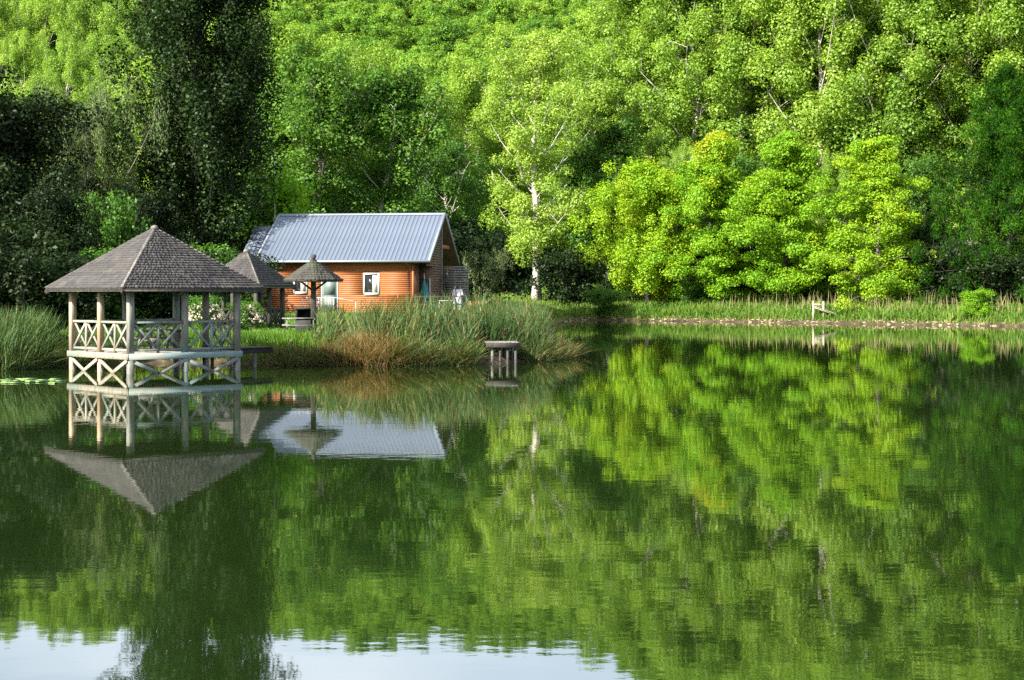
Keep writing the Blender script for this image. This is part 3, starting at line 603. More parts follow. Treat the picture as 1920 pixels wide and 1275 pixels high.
# lawn and bank grass of the near point
r = scatter(rng, 120000, -22, -6.5, 58, 72, .1, 6, lambda x, y: True)[:16000]; n_ = len(r)
dd = shore_dist(r[:, 0], r[:, 1])
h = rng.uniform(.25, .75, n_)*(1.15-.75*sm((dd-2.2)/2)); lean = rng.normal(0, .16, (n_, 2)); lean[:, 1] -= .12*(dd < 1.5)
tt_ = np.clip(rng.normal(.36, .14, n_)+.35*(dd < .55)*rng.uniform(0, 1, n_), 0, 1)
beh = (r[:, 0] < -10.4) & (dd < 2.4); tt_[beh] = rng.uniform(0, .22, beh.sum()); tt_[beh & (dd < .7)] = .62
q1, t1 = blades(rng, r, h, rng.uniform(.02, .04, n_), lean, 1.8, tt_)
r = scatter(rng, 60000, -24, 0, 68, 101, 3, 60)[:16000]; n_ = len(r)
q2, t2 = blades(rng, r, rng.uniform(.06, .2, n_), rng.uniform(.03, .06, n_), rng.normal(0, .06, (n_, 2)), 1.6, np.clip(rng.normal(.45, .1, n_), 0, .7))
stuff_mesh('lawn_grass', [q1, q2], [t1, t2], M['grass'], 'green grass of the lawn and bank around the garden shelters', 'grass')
# far bank
r = scatter(rng, 260000, 2, 50, 128, 172, .5, 5.5)[:26000]; n_ = len(r)
dd = shore_dist(r[:, 0], r[:, 1]); cl = wob(r[:, 0]*1.3, r[:, 1]*1.3)
h = rng.uniform(.3, .85, n_)*(1+.3*cl); t = np.clip(rng.normal(.40, .15, n_)+.22*cl, 0, .95)
q1, t1 = blades(rng, r, h, rng.uniform(.05, .10, n_), rng.normal(0, .2, (n_, 2)), 1.7, t)
r = scatter(rng, 60000, 20, 46, 132, 160, 2.0, 6.5)[:620]; n_ = len(r)
q2, t2 = blades(rng, r, rng.uniform(.9, 2.0, n_), rng.uniform(.035, .06, n_), rng.normal(0, .2, (n_, 2)), 1.7, rng.uniform(.78, 1.0, n_))
r = scatter(rng, 30000, 3, 22, 150, 175, 2.0, 6.5)[:220]; n_ = len(r)
q3, t3 = blades(rng, r, rng.uniform(.7, 1.4, n_), rng.uniform(.03, .05, n_), rng.normal(0, .2, (n_, 2)), 1.7, rng.uniform(.6, 1.0, n_))
r = scatter(rng, 160000, 2, 50, 128, 172, .15, 1.0)[:2600]; n_ = len(r)
q4, t4 = blades(rng, r, rng.uniform(.2, .5, n_), rng.uniform(.05, .09, n_), rng.normal(0, .3, (n_, 2)), 1.5, rng.uniform(.6, 1.0, n_))
stuff_mesh('bank_grass', [q1, q2, q3, q4], [t1, t2, t3, t4], M['grass'], 'long grass and dry pale stems along the far bank', 'grass')
# meadow between cabin and far bank
r = scatter(rng, 120000, -8, 9, 112, 185, .8, 80, lambda x, y: (x > -4+.03*(y-110)) & (x < 3+.05*(y-100)))[:15000]; n_ = len(r)
cl = wob(r[:, 0]*1.7, r[:, 1]*.9)
q1, t1 = blades(rng, r, rng.uniform(.25, .8, n_)*(1+.45*cl), rng.uniform(.04, .09, n_), rng.normal(0, .2, (n_, 2)), 1.7, np.clip(rng.normal(.55, .15, n_)+.1*cl, 0, .95))
r = scatter(rng, 40000, 8, 50, 140, 182, 5, 22)[:9000]; n_ = len(r)
q2, t2 = blades(rng, r, rng.uniform(.15, .5, n_), rng.uniform(.05, .09, n_), rng.normal(0, .2, (n_, 2)), 1.7, np.clip(rng.normal(.4, .15, n_), 0, .95))
stuff_mesh('meadow_grass', [q1, q2], [t1, t2], M['grass'], 'sunny yellow green meadow grass around the white-trunked poplar and under the maples', 'grass')

# ------------------------------------------------------------------ shingled roofs
def shingle_roof(apex, corners, rows, sw, rng, lift=.06):
    """overlapping shingles on each triangular face, apex and eave corners in local metres"""
    g = Geo(); A = np.array(apex, float); n = len(corners)
    for i in range(n):
        E0 = np.array(corners[i], float); E1 = np.array(corners[(i+1) % n], float)
        nrm = np.cross(E1-E0, A-E0); nrm /= np.linalg.norm(nrm)
        if nrm[2] < 0: nrm = -nrm
        for k in range(rows):
            v0 = k/rows; v1 = min((k+1.25)/rows, .998)
            width = np.linalg.norm(E1-E0)*(1-v0)
            cnt = max(1, int(round(width/sw)))
            cuts = np.linspace(0, 1, cnt+1); cuts[1:-1] += rng.uniform(-.4, .4, cnt-1)/cnt; rt = rng.uniform(.2, .7)
            def pt(u, v): return E0+(E1-E0)*(u*(1-v)+.5*v*0)+(A-E0)*0 + ((A-E0)-(0))*0 if False else (E0*(1-u)+E1*u)*(1-v)+A*v
            for c in range(cnt):
                a, b_ = cuts[c], cuts[c+1]; gap = .015/cnt
                lf = lift*rng.uniform(.8, 1.25); dv = rng.uniform(-.06, .03)/rows
                vb = max(0, v0+dv) if k else v0-rng.uniform(0, .2)/rows
                p = [pt(a+gap, vb)+nrm*lf, pt(b_-gap, vb)+nrm*lf, pt(b_-gap, v1)+nrm*.004, pt(a+gap, v1)+nrm*.004, pt(a+gap, vb)-nrm*.01, pt(b_-gap, vb)-nrm*.01]
                g.add(p, [(0, 1, 2, 3), (4, 5, 1, 0), (4, 0, 3), (5, 2, 1)], .75*rt+.25*rng.uniform(0, 1))
    return g
def pyramid_base(apex, corners, drop=.05):
    g = Geo(); n = len(corners)
    ap = np.array(apex)-np.array([0, 0, .04])
    v = [tuple(ap)]+[tuple(np.array(c)-np.array([0, 0, .03])) for c in corners]+[tuple(np.array(c)-np.array([0, 0, .03+drop])) for c in corners]+[tuple(ap-np.array([0, 0, drop]))]
    f = []
    for i in range(n):
        j = (i+1) % n; f += [(0, 1+i, 1+j), (1+i, 1+n+i, 1+n+j, 1+j), (2*n+1, 1+n+j, 1+n+i)]
    return g.add(v, f)

rng = np.random.default_rng(23)
def gazebo(loc, a, theta, kroof, z_deck, z_eave, z_apex, label, water=True, rail_h=1.09, post=.22, rows=25, roofmat='shingle', mats=('gwood', 'gwood_warm_lit', 'gblue', 'gwood_lit'), open_bay=None, sw=.13):
    """square timber gazebo; local x,y are world axes; heights are measured above loc z"""
    e = thing('gazebo', loc, label, 'gazebo')
    th = math.radians(theta); e1 = Vector((math.cos(th), math.sin(th), 0)); e2 = Vector((-math.sin(th), math.cos(th), 0))
    C = [(-e1-e2)*(a/2), (e1-e2)*(a/2), (e1+e2)*(a/2), (-e1+e2)*(a/2)]     # front, right, back, left
    Z = Vector((0, 0, 1))
    roofc = [tuple(c*kroof+Z*z_eave) for c in C]; apex = (0, 0, z_apex)
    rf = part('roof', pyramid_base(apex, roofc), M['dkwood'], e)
    s = part('shingles', shingle_roof(apex, roofc, rows, sw, rng), M[roofmat], rf); s['kind'] = 'stuff'
    for c in roofc:
        g = Geo(); g.beam(Vector(apex)*.0+Vector(apex)+Z*.015, Vector(c)+Z*.03, .085, .03, tint=.9, ch=.2); part('hip_cap', g, M['hipwood'], rf)
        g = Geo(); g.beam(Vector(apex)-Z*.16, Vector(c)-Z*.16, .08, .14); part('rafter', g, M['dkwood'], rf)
    for i in range(4):
        g = Geo(); g.beam(Vector(roofc[i])*.985-Z*(-.0+z_eave*-.0)+Z*(z_eave*.015-.07), Vector(roofc[(i+1) % 4])*.985+Z*(z_eave*.015-.07), .03, .10); part('eave_board', g, M['greywood'], rf)
    zt = z_eave-.02
    base = -1.2 if water else -.35
    slope = (z_apex-z_eave)/(a*kroof/2)
    for i in range(4):
        A, B = C[i], C[(i+1) % 4]; d = (B-A).normalized(); nout = Vector((d.y, -d.x, 0))
        mid = (A+B)/2
        for j, p in enumerate((A, mid)):
            pi = p*(1-.11/(a/2))
            g = Geo(); zt2 = z_eave+slope*(a*(kroof-1)/2)*(.9 if j else .9)-.06
            w = post*(.92 if j else 1)
            g.beam(pi+Z*(z_deck if water else base), pi+Z*zt2, w, w, up=tuple(d)); part('post', g, M[mats[1] if (i == 3 and j) or rng.uniform() < .25 else mats[0]], e)
            if water:
                g = Geo(); g.beam(pi*1.0+Z*base, pi+Z*(z_deck-.06), w*.95, w*.95, up=tuple(d)); part('pile', g, M[mats[1] if i == 3 else mats[0]], e)  # left side piles carry the sun's warm tone in their colour
        # top plate
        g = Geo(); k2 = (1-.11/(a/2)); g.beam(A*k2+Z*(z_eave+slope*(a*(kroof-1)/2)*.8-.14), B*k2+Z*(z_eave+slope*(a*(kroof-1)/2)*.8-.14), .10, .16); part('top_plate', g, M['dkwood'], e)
        if water:
            g = Geo(); g.beam(A*1.005+nout*.02+Z*(z_deck-.1)-d*.0, B*1.005+nout*.02+Z*(z_deck-.1), .06, .21); part('fascia', g, M[mats[2] if i != 3 else mats[3]], e)
        for j, (p, q) in enumerate(((A, mid), (mid, B))):
            if open_bay == (i, j): continue
            p2 = p*k2; q2 = q*k2; dd = (q2-p2); Lb = dd.length; dd.normalize()
            s0 = p2+dd*post*.55; s1 = q2-dd*post*.55; sm_ = (s0+s1)/2
            zt3 = z_deck+rail_h; zb = z_deck+.12
            mt = M[mats[0]] if i != 3 else M[mats[1] if rng.uniform() < .35 else mats[3]]  # left side rails take the sunlit copies of the wood
            g = Geo(); g.beam(s0+Z*zt3, s1+Z*zt3, .12, .085); part('handrail', g, mt, e)
            g = Geo(); g.beam(s0+Z*zb, s1+Z*zb, .06, .08); part('bottom_rail', g, mt, e)
            g = Geo(); g.beam(sm_+Z*(z_deck+.0), sm_+Z*(zt3-.04), .085, .085, up=tuple(dd)); part('baluster', g, mt, e)
            for (u, v) in ((s0, sm_), (sm_, s1)):
                u2 = u+dd*.05; v2 = v-dd*.05
                g = Geo(); g.beam(u2+Z*(zb+.05)+nout*.02, v2+Z*(zt3-.06)+nout*.02, .04, .085); part('cross_brace', g, mt, e)
                g = Geo(); g.beam(u2+Z*(zt3-.06)-nout*.022, v2+Z*(zb+.05)-nout*.022, .04, .085); part('cross_brace', g, mt, e)
            if water and i in (0, 3):
                ct = sm_+nout*.13
                m2 = M['gwood_lit'] if i == 3 else M['gwood']  # sunlit copy on the left side, plain wood on the front
                g = Geo(); g.beam(q2+nout*.13+Z*(z_deck-.24), ct-Z*.01, .05, .13); part('leg_brace', g, m2, e)
                g = Geo(); g.beam(p2+nout*.07+Z*(z_deck-.24), ct-nout*.06-Z*.01, .05, .13); part('leg_brace', g, m2, e)
    if water:
        nb = 30
        for i in range(nb):
            o = -a/2+a*(i+.5)/nb
            g = Geo(); g.beam(e2*o-e1*(a/2-.005)+Z*(z_deck-.025), e2*o+e1*(a/2-.005)+Z*(z_deck-.025), a/nb-.012, .045); part('deck_board', g, M['gdeck'], e)
        for o in (-.6, .0, .6):
            g = Geo(); g.beam(e1*o*a/2*1.2-e2*a/2*.95+Z*(z_deck-.15), e1*o*a/2*1.2+e2*a/2*.95+Z*(z_deck-.15), .08, .18); part('joist', g, M['dkwood'], e)
    g = Geo(); g.tube([(0, 0, z_apex-.06), (0, 0, z_apex+.05), (0, 0, z_apex+.10)], [.16, .13, .02], 8, tint=.9); part('finial', g, M['greywood'], rf)
    return e
G1 = (-13.13, 58.77, 0)
gazebo(G1, 4.54, 42, 1.27, .70, 3.0, 5.22, 'square timber gazebo on stilts over the water with shingled roof and cross-braced railing', open_bay=(1, 1))
z2 = float(ground_z(-13.8, 83.3))
gazebo((-13.83, 83.3, z2), 2.95, 69, 1.25, .08, 2.25, 4.05, 'dark shingled shelter on the lawn between the lake gazebo and the cabin', water=False, rail_h=.95, post=.2, rows=19, mats=('dkwood', 'dkwood', 'dkwood', 'dkwood'))

# footbridge from gazebo to bank
e = thing('walkway', (-10.75, 61.6, 0), 'short dark plank walkway joining the lake gazebo to the bank', 'walkway')
wd = Vector((.55, .83, 0)); wn_ = Vector((.83, -.55, 0))
for i in range(14):
    c = wd*(-.9+i*.19)
    g = Geo(); g.beam(c-wn_*.62+Vector((0, 0, .70)), c+wn_*.62+Vector((0, 0, .70)), .17, .05); part('deck_board', g, M['dkwood'], e)
for s in (-1, 1):
    g = Geo(); g.beam(wn_*.5*s-wd*1.0+Vector((0, 0, .58)), wn_*.5*s+wd*1.7+Vector((0, 0, .58)), .09, .18); part('bearer', g, M['dkwood'], e)
    for t in (-.6, .7):
        g = Geo(); g.beam(wn_*.5*s+wd*t+Vector((0, 0, -1.0)), wn_*.5*s+wd*t+Vector((0, 0, .5)), .12, .12); part('pile', g, M['greywood'], e)

# picnic tables
def picnic_table(loc, rz, label, mat, L=1.9):
    e = thing('picnic_table', loc, label, 'table', None, rz)
    for i in range(5):
        g = Geo(); y = -.32+i*.16; g.beam((-L/2, y, .75), (L/2, y, .75), .145, .045); part('table_board', g, mat, e)
    for s in (-1, 1):
        for i in range(2):
            g = Geo(); y = s*(.66+i*.15); g.beam((-L/2, y, .45), (L/2, y, .45), .135, .045); part('seat_board', g, mat, e)
        for t in (-1, 1):
            g = Geo(); g.beam((t*L*.36, s*.66, -.02), (t*L*.36, s*.26, .73), .09, .05, up=(1, 0, 0)); part('leg', g, mat, e)
        g = Geo(); g.beam((s*L*.36+.05, -.80, .40), (s*L*.36+.05, .80, .40), .05, .09); part('cross_bar', g, mat, e)
        g = Geo(); g.beam((s*L*.36+.05, -.40, .70), (s*L*.36+.05, .40, .70), .05, .07); part('cross_bar', g, mat, e)
    return e
picnic_table((-13.0, 59.2, .70), math.radians(42), 'grey picnic table inside the lake gazebo', M['greywood'], 1.7)
picnic_table((-9.4, 71.0, float(ground_z(-9.4, 71.0))), math.radians(8), 'weathered picnic table under the mushroom-shaped sunshade', M['greywood'], 1.6)

# mushroom shelter
e = thing('sunshade', (-8.86, 71.4, float(ground_z(-8.86, 71.4))-.05), 'single-post mushroom-shaped sunshade with mossy shingled roof', 'sunshade')
zg = e.location.z
cs = [(1.32*math.cos(t), 1.32*math.sin(t), 3.40-zg) for t in np.linspace(0, 2*np.pi, 8, endpoint=False)+.2]
ap = (0, 0, 4.34-zg)
rf = part('roof', pyramid_base(ap, cs), M['dkwood'], e)
s = part('shingles', shingle_roof(ap, cs, 9, .16, rng, .045), M['shingle_moss'], rf); s['kind'] = 'stuff'
g = Geo(); g.tube([(0, 0, ap[2]-.05), (0, 0, ap[2]+.05), (.02, 0, ap[2]+.14), (0, .01, ap[2]+.22)], [.10, .10, .13, .03], 8); part('finial', g, M['shingle_moss'], rf, smooth=True)
g = Geo(); g.beam((0, 0, -.3), (0, 0, ap[2]-.1), .22, .22, up=(1, 0, 0)); part('post', g, M['dkwood'], e)
for t in np.linspace(0, 2*np.pi, 4, endpoint=False)+.2:
    g = Geo(); g.beam((0, 0, 2.0), (.8*math.cos(t), .8*math.sin(t), 2.62), .07, .09); part('strut', g, M['dkwood'], e)
# barbecue
e = thing('barbecue', (-9.5, 73.8, float(ground_z(-9.5, 73.8))-.05), 'dark block barbecue standing behind the mushroom-shaped sunshade', 'barbecue')
g = Geo(); g.box((-.45, -.35, 0), (.45, .35, .62)); part('base', g, M['stone'], e)
g = Geo(); g.box((-.45, -.35, .622), (-.36, .35, 1.12)).box((.36, -.35, .622), (.45, .35, 1.12)).box((-.358, .27, .622), (.358, .35, 1.12)); part('firebox', g, M['stone'], e)
g = Geo(); g.box((-.5, -.4, 1.122), (.5, .4, 1.22)); part('hood', g, M['stone'], e)
g = Geo()
for i in range(8): g.beam((-.33+i*.095, -.33, .7), (-.33+i*.095, .25, .7), .012, .012)
part('grill', g, M['dkmetal'], e)

# small jetty at the reeds
e = thing('fishing_jetty', (-.42, 64.2, .03), 'small weathered fishing jetty at the edge of the reed bed', 'jetty', None, math.radians(6))
e.scale = (.88, .88, .88)
for i in range(8):
    g = Geo(); x = -.70+i*.2; g.beam((x*.92, -.75, .93+rng.uniform(-.006, .006)), (x*.92, 1.3, .93), .172, .05); part('deck_board', g, M['greywood'], e)
for y in (-.6, 1.0):
    g = Geo(); g.beam((-.75, y, .81), (.75, y, .81), .08, .18); part('bearer', g, M['dkwood'], e)
for x in (-.48, -.12, .22, .58):
    for y in (-.62, 1.0):
        g = Geo(); g.tube([(x, y, -1.2), (x, y, .72)], [.07, .06], 8); part('pile', g, M['greywood'] if x < -.4 else M['dkpile'], e, smooth=True)
g = Geo(); g.beam((-.78, -.78, .84), (.80, -.78, .80), .03, .22); part('edge_board', g, M['dkwood'], e)

# wooden footbridge on the far bank
bx, by = at(1545, 149), 149
e = thing('ramp_bridge', (bx, by, float(ground_z(bx, by))), 'small pale wooden ramp with two posts in the tall grass of the far bank', 'ramp')
for x in (-1.0, -.05):
    g = Geo(); g.beam((x, 0, -.4), (x, 0, 1.55), .13, .13, up=(1, 0, 0)); part('post', g, M['palewood'], e)
g = Geo(); g.beam((-.92, -.0, 1.25), (-.12, -.0, 1.25), .05, .10); part('cross_rail', g, M['palewood'], e)
for i in range(9):
    t = i/8; x = -.80+1.75*t; z = 1.02-.62*t
    g = Geo(); g.beam((x, -.45, z), (x, .9, z), .19, .045, up=(.33, 0, .94)); part('plank', g, M['palewood'], e)
for y in (-.3, .75):
    g = Geo(); g.beam((-.9, y, .98), (1.05, y, .28), .07, .12); part('bearer', g, M['palewood'], e)

# ------------------------------------------------------------------ cabin
zc = 1.58
cab = thing('cabin', (-5.28, 103.4, zc), 'orange timber cabin with blue-grey standing-seam metal roof', 'cabin', None, math.radians(-8))
def cpart(name, g, mat, parent=None, smooth=False): return part(name, g, mat, parent or cab, smooth=smooth)
EZ, RZ, HW, LN = 3.37, 6.62, 5.5, 11.7
g = Geo(); g.box((-11.4, .56, -.5), (-1.22, 10.4, 3.30)); cpart('wall', g, M['brown'])
# front openings (x0, x1, z0, z1)
OP = [(-4.49, -3.53, 1.19, 2.48), (-9.19, -8.35, 1.26, 2.48), (-7.31, -6.31, -.1, 2.30)]
z = -.45; row = 0
while z < 3.18:
    z1 = z+.124
    xs = [(-11.42, -1.2)]
    for (a, b_, c, d) in OP:
        if z1 > c-.06 and z < d+.06:
            nxs = []
            for (u, v) in xs:
                if a-.06 > u: nxs.append((u, min(v, a-.06)))
                if b_+.06 < v: nxs.append((max(u, b_+.06), v))
            xs = [s for s in nxs if s[1]-s[0] > .05]
    for (u, v) in xs:
        cuts = [u, v]
        for i in range(len(cuts)-1):
            g = Geo(); g.add([(cuts[i]+.002, .522, z), (cuts[i+1]-.002, .522, z), (cuts[i+1]-.002, .53, z1), (cuts[i]+.002, .53, z1), (cuts[i]+.002, .556, z), (cuts[i+1]-.002, .556, z), (cuts[i+1]-.002, .556, z1), (cuts[i]+.002, .556, z1)],
                             [(0, 1, 2, 3), (4, 7, 6, 5), (0, 4, 5, 1), (3, 2, 6, 7), (0, 3, 7, 4), (1, 5, 6, 2)])
            cpart('plank', g, M['orange'])
    z = z1+.006; row += 1
g = Geo(); g.box((-1.30, .475, -.45), (-1.19, .60, 3.30)); cpart('corner_board', g, M['orange'])
for (a, b_, c, d) in OP[:2]:
    w = cpart('window', Geo().box((a, .545, c), (b_, .552, d)), M['glass'])
    for nm, lo, hi in (('frame', (a-.06, .48, c-.06), (a+.05, .55, d+.06)), ('frame', (b_-.05, .48, c-.06), (b_+.06, .55, d+.06)), ('frame', (a+.051, .48, d-.05), (b_-.051, .55, d+.06)), ('sill', (a+.051, .455, c-.10), (b_-.051, .55, c+.06))):
        cpart(nm, Geo().box(lo, hi), M['white'], w)
    cpart('curtain', Geo().box((b_-.42, .535, c+.06), (b_-.10, .543, d-.05)), M['curtain'], w)
a, b_, c, d = OP[2]
dr = cpart('door', Geo().box((a, .50, c), (b_, .548, d)), M['door'])
cpart('door_panel', Geo().box((a+.12, .49, .1), (b_-.12, .498, 1.0)), M['door'], dr); cpart('door_panel', Geo().box((a+.12, .49, 1.12), (b_-.12, .498, d-.12)), M['door'], dr)
cpart('handle', Geo().beam((b_-.1, .46, 1.0), (b_-.22, .46, 1.0), .02, .02), M['dkmetal'], dr)
for lo, hi in (((a-.06, .49, c), (a-.003, .555, d+.06)), ((b_+.003, .49, c), (b_+.06, .555, d+.06)), ((a-.002, .49, d+.003), (b_+.002, .555, d+.06))): cpart('frame', Geo().box(lo, hi), M['white'], dr)
# roof
sl = Vector((0, HW, RZ-EZ)); sn = Vector((0, -(RZ-EZ), HW)).normalized()
g = Geo(); g.add([(-LN, -.02, EZ-.05), (0, -.02, EZ-.05), (0, HW, RZ-.05), (-LN, HW, RZ-.05), (0, 2*HW, EZ-.05), (-LN, 2*HW, EZ-.05),
                  (-LN, -.02, EZ-.20), (0, -.02, EZ-.20), (0, HW, RZ-.22), (-LN, HW, RZ-.22), (0, 2*HW, EZ-.20), (-LN, 2*HW, EZ-.20)],
                 [(0, 1, 2, 3), (3, 2, 4, 5), (6, 9, 8, 7), (9, 11, 10, 8), (0, 6, 7, 1), (5, 4, 10, 11), (1, 7, 8, 2), (2, 8, 10, 4), (0, 3, 9, 6), (3, 5, 11, 9)])
roof = cpart('roof', g, M['brown'])
NP = 40; pw = (LN-.24)/NP
def panel_mesh(flip):
    g = Geo(); t = .02
    y0, y1 = (-.06, HW-.02)
    prof = [(0, 0), (.012, .038), (.030, .038), (.042, 0.0), (pw-.002, 0.0)]
    vs_ = []
    for y in (y0, y1):
        zb = EZ+(RZ-EZ)*y/HW+.005
        for (x, h) in prof:
            p = Vector((x, y, zb))+sn*h; vs_.append((p.x, (2*HW-p.y) if flip else p.y, p.z))
    k_ = len(prof)
    fs = [(i, i+1, k_+i+1, k_+i) for i in range(k_-1)]
    if flip: fs = [f[::-1] for f in fs]
    return g.add(vs_, fs).mesh('roof_panel', M['metal'])
pm = panel_mesh(False); pb = panel_mesh(True)
for i in range(NP):
    obj('roof_panel', pm, roof, (-LN+.12+i*pw, 0, 0)); obj('roof_panel', pb, roof, (-LN+.12+i*pw, 0, 0))
g = Geo(); g.add([(-LN-.03, HW-.20, RZ-.06), (.03, HW-.20, RZ-.06), (.03, HW, RZ+.075), (-LN-.03, HW, RZ+.075), (.03, HW+.20, RZ-.06), (-LN-.03, HW+.20, RZ-.06)], [(0, 1, 2, 3), (3, 2, 4, 5)]); cpart('ridge_cap', g, M['metal_trim'], roof)
for x in (-LN+.05, -.05):
    for s in (0, 1):
        p = Vector((x, -.07 if not s else 2*HW+.07, EZ-.06)); q = Vector((x, HW+(-.01 if not s else .01), RZ+.0))
        g = Geo(); g.beam(p, q, .14, .20, up=(0, -.5 if not s else .5, .86)); cpart('verge_trim', g, M['metal_trim'], roof)
g = Geo(); g.tube([(-LN, -.12, EZ-.08), (.02, -.12, EZ-.08)], [.075, .075], 8); cpart('gutter', g, M['metal_trim'], roof, smooth=True)
g = Geo(); g.tube([(-1.57, -.12, EZ-.12), (-1.57, .1, EZ-.30), (-1.57, .43, EZ-.45), (-1.57, .43, -.4)], [.045]*4, 8); cpart('downpipe', g, M['dkmetal'], smooth=True)
# right end: recessed porch wall, slatted gable, open rear gable
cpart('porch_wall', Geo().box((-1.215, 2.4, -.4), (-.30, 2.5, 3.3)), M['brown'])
pd = cpart('porch_door', Geo().box((-.98, 2.36, -.1), (-.52, 2.395, 2.15)), M['glass']); cpart('frame', Geo().box((-.52, 2.34, -.1), (-.45, 2.40, 2.2)), M['white'], pd)
def roof_under(y): return EZ-.22+(RZ-EZ)*(y/HW if y < HW else (2*HW-y)/HW)
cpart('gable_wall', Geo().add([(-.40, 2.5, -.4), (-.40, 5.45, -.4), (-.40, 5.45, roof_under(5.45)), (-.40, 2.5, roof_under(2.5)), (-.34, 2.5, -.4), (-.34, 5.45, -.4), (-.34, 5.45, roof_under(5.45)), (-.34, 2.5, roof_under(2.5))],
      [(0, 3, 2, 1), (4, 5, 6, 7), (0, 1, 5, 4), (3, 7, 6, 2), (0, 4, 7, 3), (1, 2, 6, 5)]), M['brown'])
z = -.3
while z < roof_under(5.45)-.12:
    y0 = .35
    if z > EZ-.45: y0 = max(.35, (z+.16-(EZ-.22))/(RZ-EZ)*HW)
    if z < 2.9: y0 = 2.45
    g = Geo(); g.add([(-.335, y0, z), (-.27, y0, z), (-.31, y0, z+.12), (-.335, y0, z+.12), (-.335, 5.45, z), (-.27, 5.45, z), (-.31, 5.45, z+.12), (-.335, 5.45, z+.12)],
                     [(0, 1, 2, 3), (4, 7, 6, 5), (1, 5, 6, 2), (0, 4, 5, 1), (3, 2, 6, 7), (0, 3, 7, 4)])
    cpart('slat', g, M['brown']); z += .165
cpart('gable_post', Geo().beam((-.28, 5.52, -.4), (-.28, 5.52, RZ-.28), .13, .13, up=(1, 0, 0)), M['greywood'])
cpart('rear_gable_wall', Geo().add([(-1.6, 5.6, -.4), (-1.6, 10.4, -.4), (-1.6, 10.4, roof_under(10.4)), (-1.6, 5.6, roof_under(5.6)-.05), (-1.5, 5.6, -.4), (-1.5, 10.4, -.4), (-1.5, 10.4, roof_under(10.4)), (-1.5, 5.6, roof_under(5.6)-.05)],
      [(0, 3, 2, 1), (4, 5, 6, 7), (0, 1, 5, 4), (3, 7, 6, 2), (0, 4, 7, 3), (1, 2, 6, 5)]), M['orange'])
for zb in (2.95, 4.4):
    cpart('tie_beam', Geo().beam((-.30, 5.6, zb), (-.30, 10.6 if zb < 3.5 else 8.4, zb), .12, .24), M['orange'])
cpart('rear_post', Geo().beam((-.30, 10.5, -.4), (-.30, 10.5, 3.1), .14, .14, up=(1, 0, 0)), M['greywood'])
# left wing, lower and set back
wr = Geo(); x0, x1 = -13.4, -11.75
wr.add([(x0, 1.2, 2.95), (x1, 1.2, 2.95), (x1, 5.5, 5.85), (x0, 5.5, 5.85), (x1, 9.8, 2.95), (x0, 9.8, 2.95), (x0, 1.2, 2.80), (x1, 1.2, 2.80), (x1, 5.5, 5.68), (x0, 5.5, 5.68), (x1, 9.8, 2.80), (x0, 9.8, 2.80)],
       [(0, 1, 2, 3), (3, 2, 4, 5), (6, 9, 8, 7), (9, 11, 10, 8), (0, 6, 7, 1), (5, 4, 10, 11), (1, 7, 8, 2), (2, 8, 10, 4), (0, 3, 9, 6), (3, 5, 11, 9)])
wroof = cpart('wing_roof', wr, M['metal'])
wslope = Vector((0, 4.3, 2.9)).normalized()
for i in range(5):
    x = x0+.15+i*.3
    cpart('seam', Geo().beam((x, 1.2, 2.97), (x, 5.5, 5.87), .03, .04), M['metal'], wroof)
cpart('wing_wall', Geo().box((-13.15, 1.75, -.5), (-11.45, 9.2, 2.85)), M['orange'])
ww = cpart('wing_window', Geo().box((-12.9, 1.725, 1.2), (-12.1, 1.745, 2.3)), M['glass'])
for lo, hi in (((-12.96, 1.69, 1.14), (-12.85, 1.748, 2.36)), ((-12.15, 1.69, 1.14), (-12.04, 1.748, 2.36)), ((-12.849, 1.69, 2.25), (-12.151, 1.748, 2.36)), ((-12.849, 1.69, 1.10), (-12.151, 1.748, 1.25))): cpart('frame', Geo().box(lo, hi), M['white'], ww)

# white railing of the door ramp
e = thing('ramp_railing', (-5.28, 103.4, zc), 'thin white metal railing round the cabin door ramp', 'railing', None, math.radians(-8))
cpart('ramp', Geo().add([(-8.3, -1.0, -.5), (-4.6, -1.0, -.5), (-4.6, .45, -.5), (-8.3, .45, -.5), (-8.3, -1.0, -.02), (-6.0, -1.0, -.02), (-4.6, -1.0, -.3), (-8.3, .45, -.02), (-6.0, .45, -.02), (-4.6, .45, -.3)],
      [(0, 3, 2, 1), (4, 5, 8, 7), (5, 6, 9, 8), (0, 1, 6, 5, 4), (3, 7, 8, 9, 2), (0, 4, 7, 3), (1, 2, 9, 6)]), M['greywood'], e)
for i in range(21):
    x = -8.25+i*.11 if i < 20 else -4.7
    big = i in (0, 10, 19, 20)
    cpart('baluster' if not big else 'post', Geo().beam((x, -.95, -.02 if i < 20 else -.3), (x, -.95, .92 if i < 20 else .65), .045 if big else .018, .045 if big else .018, up=(1, 0, 0)), M['white'], e)
cpart('handrail', Geo().tube([(-8.25, -.95, .95), (-6.1, -.95, .95), (-4.7, -.95, .68)], [.025]*3, 6), M['white'], e)

